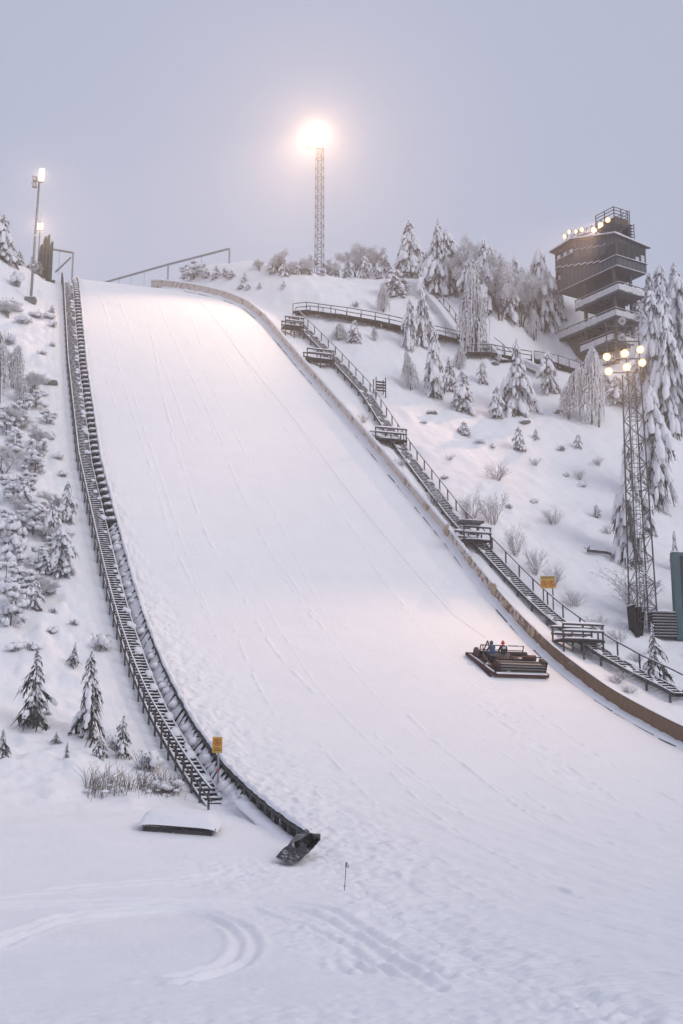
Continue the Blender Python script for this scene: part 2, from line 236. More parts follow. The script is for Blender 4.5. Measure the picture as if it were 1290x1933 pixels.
    ('shrub', 0, 62.52, 35.53, 0.83, 1.03, 'fourteenth low snow-capped shrub from the left on the open snow right of the stairs', 'every low snow-capped shrub on the open snow right of the stairs'),
    ('shrub', 1, 58.0, 37.46, 0.7, 1.0, 'fifteenth low snow-capped shrub from the left on the open snow right of the stairs', 'every low snow-capped shrub on the open snow right of the stairs'),
    ('twig', 1, 65.63, 22.91, 0.83, 1.03, 'first bowed frosted shrub from the left on the open snow right of the stairs', 'every bowed frosted shrub on the open snow right of the stairs'),
    ('twig', 0, 61.96, 26.12, 2.22, 2.92, 'second bowed frosted shrub from the left on the open snow right of the stairs', 'every bowed frosted shrub on the open snow right of the stairs'),
    ('twig', 1, 65.89, 32.14, 1.16, 1.37, 'third bowed frosted shrub from the left on the open snow right of the stairs', 'every bowed frosted shrub on the open snow right of the stairs'),
    ('twig', 1, 54.42, 28.05, 1.89, 2.18, 'fourth bowed frosted shrub from the left on the open snow right of the stairs', 'every bowed frosted shrub on the open snow right of the stairs'),
    ('twig', 0, 64.18, 36.18, 1.26, 1.58, 'fifth bowed frosted shrub from the left on the open snow right of the stairs', 'every bowed frosted shrub on the open snow right of the stairs'),
    ('twig', 0, 66.07, 39.37, 1.29, 1.4, 'sixth bowed frosted shrub from the left on the open snow right of the stairs', 'every bowed frosted shrub on the open snow right of the stairs'),
    ('twig', 0, 53.16, 32.89, 1.23, 1.42, 'seventh bowed frosted shrub from the left on the open snow right of the stairs', 'every bowed frosted shrub on the open snow right of the stairs'),
    ('twig', 0, 53.77, 19.81, 3.04, 2.85, 'first bare frosted willow bush from the left beside the handrail of the right stairs', 'every bare frosted willow bush beside the handrail of the right stairs'),
    ('twig', 1, 53.43, 21.65, 3.6, 3.04, 'second bare frosted willow bush from the left beside the handrail of the right stairs', 'every bare frosted willow bush beside the handrail of the right stairs'),
    ('twig', 0, 48.48, 21.47, 3.16, 2.2, 'third bare frosted willow bush from the left beside the handrail of the right stairs', 'every bare frosted willow bush beside the handrail of the right stairs'),
    ('twig', 1, 45.56, 21.67, 2.82, 2.14, 'fourth bare frosted willow bush from the left beside the handrail of the right stairs', 'every bare frosted willow bush beside the handrail of the right stairs'),
    ('twig', 0, 43.84, 22.41, 2.27, 2.02, 'fifth bare frosted willow bush from the left beside the handrail of the right stairs', 'every bare frosted willow bush beside the handrail of the right stairs'),
    ('twig', 1, 40.76, 22.57, 1.87, 2.28, 'sixth bare frosted willow bush from the left beside the handrail of the right stairs', 'every bare frosted willow bush beside the handrail of the right stairs'),
    ('twig', 0, 37.54, 22.76, 1.81, 2.36, 'seventh bare frosted willow bush from the left beside the handrail of the right stairs', 'every bare frosted willow bush beside the handrail of the right stairs'),
    ('twig', 1, 35.94, 23.58, 1.4, 1.94, 'eighth bare frosted willow bush from the left beside the handrail of the right stairs', 'every bare frosted willow bush beside the handrail of the right stairs'),
    ('twig', 0, 33.36, 23.52, 1.13, 1.66, 'ninth bare frosted willow bush from the left beside the handrail of the right stairs', 'every bare frosted willow bush beside the handrail of the right stairs'),
    ('twig', 1, 71.94, 16.27, 1.18, 1.39, 'first frosted twig tangle from the left between the border boards and the right stairs', 'every frosted twig tangle between the border boards and the right stairs'),
    ('twig', 0, 62.7, 16.84, 0.99, 1.29, 'second frosted twig tangle from the left between the border boards and the right stairs', 'every frosted twig tangle between the border boards and the right stairs'),
    ('twig', 0, 55.32, 16.99, 1.86, 1.86, 'third frosted twig tangle from the left between the border boards and the right stairs', 'every frosted twig tangle between the border boards and the right stairs'),
    ('twig', 1, 48.83, 17.11, 0.79, 1.22, 'fourth frosted twig tangle from the left between the border boards and the right stairs', 'every frosted twig tangle between the border boards and the right stairs'),
    ('twig', 0, 38.16, 19.16, 1.02, 1.41, 'fifth frosted twig tangle from the left between the border boards and the right stairs', 'every frosted twig tangle between the border boards and the right stairs'),
    ('twig', 1, 29.03, 19.27, 0.92, 2.13, 'sixth frosted twig tangle from the left between the border boards and the right stairs', 'every frosted twig tangle between the border boards and the right stairs'),
    ('twig', 0, 27.34, 19.25, 0.76, 1.39, 'seventh frosted twig tangle from the left between the border boards and the right stairs', 'every frosted twig tangle between the border boards and the right stairs'),
    ('twig', 0, 40.31, 27.82, 4.86, 5.11, 'large bare spreading bush behind the foot of the right light mast', 'every large bare spreading bush behind the foot of the right light mast'),
    ('young', 0, 28.98, 22.31, 4.22, 2.0, 'young spruce with drooping snowy branches in front of the right light mast', 'every young spruce with drooping snowy branches in front of the right light mast'),
    ('spruce', 0, 46.87, 35.5, 3.6, 0.72, 'thin spruce tip behind the teal scoreboard', 'every thin spruce tip behind the teal scoreboard'),
    ('spruce', 0, 112.15, -18.13, 6.15, 2.94, 'dark snow-dusted spruce at the upper left edge of the hillside', 'every dark snow-dusted spruce at the upper left edge of the hillside'),
    ('shrub', 0, 95.55, -17.67, 1.55, 2.98, 'first low snow-laden shrub from the left around the left lamp pole', 'every low snow-laden shrub around the left lamp pole'),
    ('shrub', 2, 103.25, -16.79, 2.52, 1.89, 'second low snow-laden shrub from the left around the left lamp pole', 'every low snow-laden shrub around the left lamp pole'),
    ('shrub', 1, 92.76, -16.32, 1.29, 2.34, 'third low snow-laden shrub from the left around the left lamp pole', 'every low snow-laden shrub around the left lamp pole'),
    ('shrub', 2, 95.35, -14.73, 1.08, 1.8, 'fourth low snow-laden shrub from the left around the left lamp pole', 'every low snow-laden shrub around the left lamp pole'),
    ('shrub', 0, 95.82, -13.4, 0.96, 1.57, 'fifth low snow-laden shrub from the left around the left lamp pole', 'every low snow-laden shrub around the left lamp pole'),
    ('shrub', 1, 93.27, -13.11, 1.42, 1.06, 'sixth low snow-laden shrub from the left around the left lamp pole', 'every low snow-laden shrub around the left lamp pole'),
    ('spruce', 1, 115.61, -15.81, 2.05, 1.37, 'first small frosted spruce from the left around the left lamp pole', 'every small frosted spruce around the left lamp pole'),
    ('spruce', 0, 117.48, -13.93, 2.36, 1.39, 'second small frosted spruce from the left around the left lamp pole', 'every small frosted spruce around the left lamp pole'),
    ('spruce', 0, 117.63, -13.19, 2.09, 1.39, 'third small frosted spruce from the left around the left lamp pole', 'every small frosted spruce around the left lamp pole'),
    ('spruce', 2, 98.11, -12.88, 0.98, 0.61, 'fourth small frosted spruce from the left around the left lamp pole', 'every small frosted spruce around the left lamp pole'),
    ('birch', 1, 70.98, -19.32, 7.31, 1.95, 'first frost-covered birch from the left on the left hillside', 'every frost-covered birch on the left hillside'),
    ('birch', 0, 74.34, -18.34, 4.53, 2.21, 'second frost-covered birch from the left on the left hillside', 'every frost-covered birch on the left hillside'),
    ('birch', 0, 71.67, -17.57, 2.95, 1.48, 'third frost-covered birch from the left on the left hillside', 'every frost-covered birch on the left hillside'),
    ('pine', 0, 47.79, -20.02, 2.32, 1.54, 'first snow-plastered bushy pine from the left on the left hillside', 'every snow-plastered bushy pine on the left hillside'),
    ('pine', 0, 64.81, -19.14, 3.23, 2.3, 'second snow-plastered bushy pine from the left on the left hillside', 'every snow-plastered bushy pine on the left hillside'),
    ('pine', 0, 40.19, -19.98, 2.47, 1.77, 'third snow-plastered bushy pine from the left on the left hillside', 'every snow-plastered bushy pine on the left hillside'),
    ('pine', 1, 43.23, -19.59, 4.4, 2.13, 'fourth snow-plastered bushy pine from the left on the left hillside', 'every snow-plastered bushy pine on the left hillside'),
    ('pine', 0, 36.14, -19.86, 3.36, 2.08, 'fifth snow-plastered bushy pine from the left on the left hillside', 'every snow-plastered bushy pine on the left hillside'),
    ('pine', 0, 52.65, -19.16, 2.61, 2.04, 'sixth snow-plastered bushy pine from the left on the left hillside', 'every snow-plastered bushy pine on the left hillside'),
    ('pine', 1, 60.58, -18.52, 2.66, 2.04, 'seventh snow-plastered bushy pine from the left on the left hillside', 'every snow-plastered bushy pine on the left hillside'),
    ('pine', 0, 66.26, -17.82, 2.63, 2.06, 'eighth snow-plastered bushy pine from the left on the left hillside', 'every snow-plastered bushy pine on the left hillside'),
    ('pine', 1, 40.37, -19.01, 2.13, 1.78, 'ninth snow-plastered bushy pine from the left on the left hillside', 'every snow-plastered bushy pine on the left hillside'),
    ('pine', 1, 54.85, -17.93, 1.93, 1.68, 'tenth snow-plastered bushy pine from the left on the left hillside', 'every snow-plastered bushy pine on the left hillside'),
    ('pine', 1, 48.14, -17.81, 2.73, 2.34, 'eleventh snow-plastered bushy pine from the left on the left hillside', 'every snow-plastered bushy pine on the left hillside'),
    ('pine', 0, 57.77, -17.11, 3.29, 2.51, 'twelfth snow-plastered bushy pine from the left on the left hillside', 'every snow-plastered bushy pine on the left hillside'),
    ('pine', 1, 70.81, -16.26, 2.06, 2.16, 'thirteenth snow-plastered bushy pine from the left on the left hillside', 'every snow-plastered bushy pine on the left hillside'),
    ('pine', 0, 43.73, -17.68, 1.86, 1.48, 'fourteenth snow-plastered bushy pine from the left on the left hillside', 'every snow-plastered bushy pine on the left hillside'),
    ('pine', 1, 67.95, -15.49, 1.63, 1.63, 'fifteenth snow-plastered bushy pine from the left on the left hillside', 'every snow-plastered bushy pine on the left hillside'),
    ('pine', 0, 49.26, -16.46, 1.98, 1.59, 'sixteenth snow-plastered bushy pine from the left on the left hillside', 'every snow-plastered bushy pine on the left hillside'),
    ('pine', 1, 45.71, -16.52, 1.91, 1.68, 'seventeenth snow-plastered bushy pine from the left on the left hillside', 'every snow-plastered bushy pine on the left hillside'),
    ('spruce', 0, 51.36, -18.19, 2.58, 1.29, 'first narrow snow-laden spruce from the left on the left hillside', 'every narrow snow-laden spruce on the left hillside'),
    ('spruce', 2, 38.58, -18.27, 1.95, 0.98, 'second narrow snow-laden spruce from the left on the left hillside', 'every narrow snow-laden spruce on the left hillside'),
    ('spruce', 1, 43.38, -17.19, 2.07, 1.26, 'third narrow snow-laden spruce from the left on the left hillside', 'every narrow snow-laden spruce on the left hillside'),
    ('spruce', 1, 48.18, -16.38, 3.45, 1.25, 'fourth narrow snow-laden spruce from the left on the left hillside', 'every narrow snow-laden spruce on the left hillside'),
    ('spruce', 2, 43.19, -16.07, 3.71, 1.56, 'fifth narrow snow-laden spruce from the left on the left hillside', 'every narrow snow-laden spruce on the left hillside'),
    ('spruce', 0, 50.87, -15.11, 3.32, 1.22, 'sixth narrow snow-laden spruce from the left on the left hillside', 'every narrow snow-laden spruce on the left hillside'),
    ('frost', 0, 56.67, -19.59, 2.55, 2.13, 'first pale frosted bush from the left on the left hillside', 'every pale frosted bush on the left hillside'),
    ('frost', 1, 45.62, -19.69, 2.26, 2.11, 'second pale frosted bush from the left on the left hillside', 'every pale frosted bush on the left hillside'),
    ('frost', 1, 80.51, -18.43, 2.65, 2.65, 'third pale frosted bush from the left on the left hillside', 'every pale frosted bush on the left hillside'),
    ('frost', 1, 93.48, -18.02, 2.35, 2.58, 'fourth pale frosted bush from the left on the left hillside', 'every pale frosted bush on the left hillside'),
    ('frost', 0, 65.26, -18.32, 2.32, 2.5, 'fifth pale frosted bush from the left on the left hillside', 'every pale frosted bush on the left hillside'),
    ('frost', 1, 38.33, -19.44, 1.73, 1.87, 'sixth pale frosted bush from the left on the left hillside', 'every pale frosted bush on the left hillside'),
    ('frost', 1, 49.76, -18.38, 1.98, 1.98, 'seventh pale frosted bush from the left on the left hillside', 'every pale frosted bush on the left hillside'),
    ('frost', 0, 73.89, -16.48, 2.21, 2.52, 'eighth pale frosted bush from the left on the left hillside', 'every pale frosted bush on the left hillside'),
    ('frost', 1, 62.37, -16.44, 2.0, 2.27, 'ninth pale frosted bush from the left on the left hillside', 'every pale frosted bush on the left hillside'),
    ('frost', 0, 40.02, -17.8, 1.56, 1.78, 'tenth pale frosted bush from the left on the left hillside', 'every pale frosted bush on the left hillside'),
    ('frost', 0, 52.15, -16.06, 1.39, 1.47, 'eleventh pale frosted bush from the left on the left hillside', 'every pale frosted bush on the left hillside'),
    ('frost', 0, 46.92, -16.05, 1.78, 1.7, 'twelfth pale frosted bush from the left on the left hillside', 'every pale frosted bush on the left hillside'),
    ('shrub', 0, 86.85, -18.22, 1.67, 1.89, 'first snow-humped low shrub from the left on the left hillside', 'every snow-humped low shrub on the left hillside'),
    ('shrub', 1, 32.59, -19.78, 0.84, 1.16, 'second snow-humped low shrub from the left on the left hillside', 'every snow-humped low shrub on the left hillside'),
    ('shrub', 1, 80.84, -17.33, 1.06, 1.6, 'third snow-humped low shrub from the left on the left hillside', 'every snow-humped low shrub on the left hillside'),
    ('shrub', 2, 42.24, -18.2, 0.95, 1.46, 'fourth snow-humped low shrub from the left on the left hillside', 'every snow-humped low shrub on the left hillside'),
    ('shrub', 2, 32.52, -18.78, 0.84, 1.29, 'fifth snow-humped low shrub from the left on the left hillside', 'every snow-humped low shrub on the left hillside'),
    ('shrub', 1, 84.78, -14.8, 0.77, 1.1, 'sixth snow-humped low shrub from the left on the left hillside', 'every snow-humped low shrub on the left hillside'),
    ('shrub', 0, 54.01, -16.54, 0.83, 1.08, 'seventh snow-humped low shrub from the left on the left hillside', 'every snow-humped low shrub on the left hillside'),
    ('shrub', 0, 64.78, -15.38, 1.02, 1.02, 'eighth snow-humped low shrub from the left on the left hillside', 'every snow-humped low shrub on the left hillside'),
    ('shrub', 0, 40.82, -17.05, 0.65, 1.08, 'ninth snow-humped low shrub from the left on the left hillside', 'every snow-humped low shrub on the left hillside'),
    ('shrub', 2, 38.06, -17.08, 0.7, 0.83, 'tenth snow-humped low shrub from the left on the left hillside', 'every snow-humped low shrub on the left hillside'),
    ('shrub', 0, 35.54, -17.27, 0.61, 0.81, 'eleventh snow-humped low shrub from the left on the left hillside', 'every snow-humped low shrub on the left hillside'),
    ('shrub', 2, 87.31, -13.54, 0.9, 0.79, 'twelfth snow-humped low shrub from the left on the left hillside', 'every snow-humped low shrub on the left hillside'),
    ('shrub', 1, 60.95, -14.98, 1.08, 1.17, 'thirteenth snow-humped low shrub from the left on the left hillside', 'every snow-humped low shrub on the left hillside'),
    ('shrub', 2, 58.15, -14.85, 0.79, 0.96, 'fourteenth snow-humped low shrub from the left on the left hillside', 'every snow-humped low shrub on the left hillside'),
    ('shrub', 1, 43.1, -15.61, 1.11, 1.11, 'fifteenth snow-humped low shrub from the left on the left hillside', 'every snow-humped low shrub on the left hillside'),
    ('shrub', 1, 36.72, -15.83, 0.55, 0.76, 'sixteenth snow-humped low shrub from the left on the left hillside', 'every snow-humped low shrub on the left hillside'),
    ('shrub', 0, 33.26, -14.53, 1.45, 1.45, 'seventeenth snow-humped low shrub from the left on the left hillside', 'every snow-humped low shrub on the left hillside'),
    ('young', 0, 21.62, -19.4, 4.37, 2.16, 'first tall sparse young spruce from the left on the snowfield below the left hillside', 'every tall sparse young spruce on the snowfield below the left hillside'),
    ('young', 1, 19.47, -16.75, 4.77, 1.68, 'second tall sparse young spruce from the left on the snowfield below the left hillside', 'every tall sparse young spruce on the snowfield below the left hillside'),
    ('young', 2, 17.28, -15.43, 2.22, 1.06, 'third tall sparse young spruce from the left on the snowfield below the left hillside', 'every tall sparse young spruce on the snowfield below the left hillside'),
    ('young', 1, 16.11, -21.3, 1.46, 0.66, 'first tiny snow-covered spruce from the left on the snowfield below the left hillside', 'every tiny snow-covered spruce on the snowfield below the left hillside'),
    ('young', 2, 18.76, -18.52, 0.69, 0.53, 'second tiny snow-covered spruce from the left on the snowfield below the left hillside', 'every tiny snow-covered spruce on the snowfield below the left hillside'),
    ('young', 0, 15.4, -18.34, 1.06, 0.46, 'third tiny snow-covered spruce from the left on the snowfield below the left hillside', 'every tiny snow-covered spruce on the snowfield below the left hillside'),
    ('young', 2, 30.69, -16.48, 1.46, 0.76, 'fourth tiny snow-covered spruce from the left on the snowfield below the left hillside', 'every tiny snow-covered spruce on the snowfield below the left hillside'),
    ('young', 1, 16.82, -16.54, 1.25, 0.68, 'fifth tiny snow-covered spruce from the left on the snowfield below the left hillside', 'every tiny snow-covered spruce on the snowfield below the left hillside'),
    ('shrub', 1, 23.25, -18.57, 0.4, 0.51, 'first rounded snow-capped shrub from the left on the snowfield below the left hillside', 'every rounded snow-capped shrub on the snowfield below the left hillside'),
    ('shrub', 1, 18.57, -15.65, 1.08, 0.81, 'second rounded snow-capped shrub from the left on the snowfield below the left hillside', 'every rounded snow-capped shrub on the snowfield below the left hillside'),
    ('shrub', 2, 15.63, -14.42, 1.4, 1.55, 'third rounded snow-capped shrub from the left on the snowfield below the left hillside', 'every rounded snow-capped shrub on the snowfield below the left hillside'),
    ('shrub', 0, 12.41, -14.01, 0.89, 1.57, 'fourth rounded snow-capped shrub from the left on the snowfield below the left hillside', 'every rounded snow-capped shrub on the snowfield below the left hillside'),
]
# ---------------------------------------------------------------- fine snow relief
def _poly_dist(s, l, pts):
    d = np.full(s.shape, 9.0)
    for (s0, l0), (s1, l1) in zip(pts[:-1], pts[1:]):
        ds, dl = s1 - s0, l1 - l0
        L2 = ds * ds + dl * dl + 1e-9
        m = (s > min(s0, s1) - 1.5) & (s < max(s0, s1) + 1.5) & (l > min(l0, l1) - 1.5) & (l < max(l0, l1) + 1.5)
        if not m.any(): continue
        sm, lm = s[m], l[m]
        t = np.clip(((sm - s0) * ds + (lm - l0) * dl) / L2, 0, 1)
        d[m] = np.minimum(d[m], np.hypot(sm - s0 - t * ds, lm - l0 - t * dl))
    return d
def _dense(pts, n=10):
    """smooth a polyline (Catmull-Rom)"""
    p = np.array([pts[0]] + list(pts) + [pts[-1]], float); out = []
    for i in range(1, len(p) - 2):
        for t in np.linspace(0, 1, n, endpoint=False):
            a, b, c, d = p[i - 1], p[i], p[i + 1], p[i + 2]
            out.append(.5 * ((2 * b) + (-a + c) * t + (2 * a - 5 * b + 4 * c - d) * t * t + (-a + 3 * b - 3 * c + d) * t ** 3))
    out.append(p[-1]); return [tuple(q) for q in out]
def berm_l(s): return np.interp(s, [b[0] for b in BERM[::-1]] + [0.], [b[1] for b in BERM[::-1]] + [-11.05])
def ground_detail(s, l):
    z = .10 * vnoise(s / 2.4 + 9, l / 1.9) + .02 * vnoise(s / .6, l / .5 + 40)
    dl = edge_left(s) - l; dr = l - edge_right(s)
    side = np.maximum(sst(dl, 2.2, 5), sst(dr, 2.4, 6)) * sst(s, 3, 16)
    tus = np.clip(vnoise(s / 1.5 + 60, l / 1.5 + 11) - .12, 0, 1)
    z = z + side * (.9 * tus + .26 * vnoise(s / .8, l / .8 + 3) + .12 * vnoise(s / .4 + 8, l / .4))
    near = 1 - sst(s, -3, 8)
    for k, r in enumerate(RUTS):
        d = _poly_dist(s, l, _dense(r, 6))
        w = .13 if k < 4 else .10
        dep = .085 if k < 4 else .06
        z = z - dep * np.exp(-(d / w) ** 2) + .06 * np.exp(-((d - 2.1 * w) / (.9 * w)) ** 2) * (.6 + vnoise(s / .4, l / .4))
    # trodden patches and ploughed lumps near the berm
    tr = np.exp(-(((s + 5.5) / 3.2) ** 2 + ((l + 14.8) / 2.2) ** 2)) + np.exp(-(((s + 17) / 5) ** 2 + ((l + 15.3) / 1.3) ** 2)) + .8 * np.exp(-(((s + 26) / 3.) ** 2)) + .8 * np.exp(-(((s - 7) / 3.) ** 2 + ((l + 12.6) / 1.0) ** 2))
    z = z + tr * (.11 * vnoise(s / .28, l / .26) + .10 * vnoise(s / .15 + 3, l / .14))
    db = np.abs(l - berm_l(s)) * (s < 0) + 9 * (s >= 0)
    bm = np.exp(-(db / .9) ** 2)
    a_, b_ = .8 * s + .6 * l, .8 * l - .6 * s
    z = z + bm * (.03 + .16 * vnoise(a_ / .9, b_ / .8) * (.5 + vnoise(b_ / 2.3, a_ / 2.1)) + .10 * vnoise(a_ / .33 + 4, b_ / .3) + .08 * vnoise(b_ / .14, a_ / .13))
    # the groomed sheet lies in a shallow bed
    inside = sst(-dl, .2, .8) * sst(-dr, .2, .8) * (s > -1) + sst(l - berm_l(s), .5, 1.6) * (s <= -1)
    return z - .32 * inside * sst(s, -34, -29)
def slope_detail(s, l):
    z = .09 * vnoise(s / 8, l / 6 + 20) + .02 * vnoise(s / 2.2, l / .9) + .008 * vnoise(s / .5, l / .35)
    for k, r in enumerate(RIDGES):
        d = _poly_dist(s, l, _dense(r, 6))
        z = z + np.interp(s, [20, 60], [.085, .055]) * (.35 + 1.7 * vnoise(s / .5 + k, l / .6)) * np.exp(-(d / .09) ** 2)
    for k, l0 in enumerate((-8.6, -6.9, -4.1, -2.2, .9, 2.1, 5.3, 7.9, 9.4, 12.1, 14.2)):               # seams between the roller's passes
        lc = l0 + 1.3 * vnoise(s / 30 + 3 * k, s * 0 + k) + .1 * vnoise(s / 3 + k, s * 0 + 2 * k)
        on = sst(vnoise(s / 14 + 7 * k, s * 0 + k * 5), -.02, .2)
        z = z + on * (.05 * (.5 + 1.2 * vnoise(s / .45 + k, l / .5))) * np.exp(-((l - lc) / .085) ** 2)
    # loose unrolled snow along the left side of the run-out and in the outrun
    el = np.where(s > 0, edge_left(s), berm_l(s))
    rough = np.exp(-((l - el) / np.interp(s, [-30, 0, 15, 45, 60], [2.2, 4.5, 4.5, 1.4, .6])) ** 2) * (1 - .75 * sst(s, 40, 70))
    z = z + rough * (.17 * vnoise(s / .45, l / .4) + .12 * vnoise(s / .2, l / .18 + 9) + .10 * vnoise(s / 1.4, l / .8))
    lane = np.exp(-((l - (np.interp(s, [-10, 10, 25, 40], [4, 6.5, 8.6, 9.5]))) / 1.0) ** 2) * sst(s, 5, 12) * (1 - sst(s, 24, 30))
    z = z + lane * (.13 * vnoise(s / .4, l / .3))
    out = 1 - sst(s, -2, 14)
    trk = np.sin((l + .12 * s + .5 * vnoise(s / 7, l / 9)) * 2.9)
    return z + out * (.055 * vnoise(s / .9, l / .35) + .05 * np.clip(trk, .2, 1))

# ---------------------------------------------------------------- helpers
Z = Vector((0, 0, 1))
A3 = Vector((HA[0], HA[1], 0)); B3 = Vector((HB[0], HB[1], 0))
def gz(s, l): return float(ground_base(s, l))
def W(s, l, dz=0.0):
    p = HO + s * HA + l * HB
    return Vector((p[0], p[1], gz(s, l) + dz))
def WS(s, l, dz=0.0):
    p = HO + s * HA + l * HB
    return Vector((p[0], p[1], float(zh(s)) + dz))
def obj(name, me, parent=None, loc=None):
    o = bpy.data.objects.new(name, me); COL.objects.link(o)
    if parent: o.parent = parent
    if loc is not None: o.location = loc
    return o
def tag(o, label=None, cat=None, group=None, kind=None):
    if label: o['label'] = label
    if cat: o['category'] = cat
    if group: o['group'] = group
    if kind: o['kind'] = kind
    return o
def thing(name, loc, label, cat, group=None, rotz=0.0):
    e = obj(name, None, None, loc); e.empty_display_size = .3; e.rotation_euler.z = rotz
    return tag(e, label, cat, group)

def _ico(sub):
    bm = bmesh.new(); bmesh.ops.create_icosphere(bm, subdivisions=sub, radius=1)
    v = [x.co.copy() for x in bm.verts]; f = [[y.index for y in x.verts] for x in bm.faces]; bm.free(); return v, f
ICO1, ICO2 = _ico(1), _ico(2)

class MB:
    """collects shapes; build() links them as one mesh"""
    def __init__(self): self.v, self.f, self.m = [], [], []
    def add(self, vs, fs, m=0):
        n = len(self.v); self.v += [tuple(x) for x in vs]; self.f += [tuple(i + n for i in q) for q in fs]; self.m += [m] * len(fs)
    def box(self, c, ax, ay, az, m=0):
        c = Vector(c)
        vs = [c + ax * i + ay * j + az * k for k in (-1, 1) for j in (-1, 1) for i in (-1, 1)]
        self.add(vs, [(0, 2, 3, 1), (4, 5, 7, 6), (0, 1, 5, 4), (2, 6, 7, 3), (0, 4, 6, 2), (1, 3, 7, 5)], m)
    def abox(self, x0, x1, y0, y1, z0, z1, m=0):
        self.box(((x0 + x1) / 2, (y0 + y1) / 2, (z0 + z1) / 2), Vector(((x1 - x0) / 2, 0, 0)), Vector((0, (y1 - y0) / 2, 0)), Vector((0, 0, (z1 - z0) / 2)), m)
    def beam(self, p0, p1, w, h, m=0, up=Z):
        p0, p1 = Vector(p0), Vector(p1); d = p1 - p0; L = d.length
        if L < 1e-6: return
        d.normalize()
        sd = d.cross(up)
        if sd.length < 1e-4: sd = d.cross(Vector((1, 0, 0)))
        sd.normalize(); u = sd.cross(d)
        self.box((p0 + p1) / 2, sd * (w / 2), d * (L / 2), u * (h / 2), m)
    def tube(self, pts, r, n=6, m=0, r1=None, cap=True):
        pts = [Vector(p) for p in pts]; k = len(pts); vs, fs = [], []
        for i, p in enumerate(pts):
            d = (pts[min(i + 1, k - 1)] - pts[max(i - 1, 0)]).normalized()
            a = d.cross(Z if abs(d.z) < .95 else Vector((1, 0, 0))).normalized(); b = a.cross(d)
            rr = r if r1 is None else r + (r1 - r) * i / max(1, k - 1)
            for j in range(n):
                t = 2 * math.pi * j / n; vs.append(p + a * math.cos(t) * rr + b * math.sin(t) * rr)
        for i in range(k - 1):
            for j in range(n):
                fs.append((i * n + j, i * n + (j + 1) % n, (i + 1) * n + (j + 1) % n, (i + 1) * n + j))
        if cap: fs += [tuple(range(n - 1, -1, -1)), tuple((k - 1) * n + j for j in range(n))]
        self.add(vs, fs, m)
    def pad(self, c, ax, ay, az, rnd, jit=.18, m=0, ico=ICO1, flat=.35):
        vs = []
        for q in ico[0]:
            k = 1 + rnd.uniform(-jit, jit); z = q.z if q.z > 0 else q.z * flat
            vs.append(Vector(c) + (ax * q.x + ay * q.y + az * z) * k)
        self.add(vs, ico[1], m)
    def roll(self, pts, side, w, h, rnd, m=0, n=6, jit=.3):
        """snow lying along a rail: half-round section swept along pts"""
        vs, fs, k = [], [], len(pts)
        for i, p in enumerate(pts):
            q = 1 + rnd.uniform(-jit, jit); q2 = 1 + rnd.uniform(-jit, jit) * .5
            if i in (0, k - 1): q *= .4
            sv = side[i] if isinstance(side, list) else side
            for j in range(n + 1):
                t = math.pi * j / n
                vs.append(Vector(p) + sv * (-math.cos(t) * w / 2 * q2) + Z * (math.sin(t) * h * q))
        for i in range(k - 1):
            for j in range(n): 
                fs.append((i * (n + 1) + j, (i + 1) * (n + 1) + j, (i + 1) * (n + 1) + j + 1, i * (n + 1) + j + 1))
        self.add(vs, fs, m)
    def mesh(self, name, mats, smooth=False, off=None):
        me = bpy.data.meshes.new(name)
        vs = self.v if off is None else [(a - off[0], b - off[1], c - off[2]) for a, b, c in self.v]
        me.from_pydata(vs, [], self.f)
        for x in (mats if isinstance(mats, (list, tuple)) else [mats]): me.materials.append(x)
        me.polygons.foreach_set('material_index', self.m)
        if smooth: me.polygons.foreach_set('use_smooth', [True] * len(self.f))
        me.update(); return me
    def build(self, name, mats, parent=None, smooth=False, local=False, loc=None):
        """verts in world coordinates unless local; parents that are not rotated only"""
        if parent is not None and not local:
            root = parent; off = Vector((0, 0, 0))
            while root is not None: off += root.location; root = root.parent
            return obj(name, self.mesh(name, mats, smooth, off), parent)
        if parent is None and not local:
            c = Vector(loc) if loc is not None else Vector(self.v[0])
            return obj(name, self.mesh(name, mats, smooth, c), None, c)
        return obj(name, self.mesh(name, mats, smooth), parent)

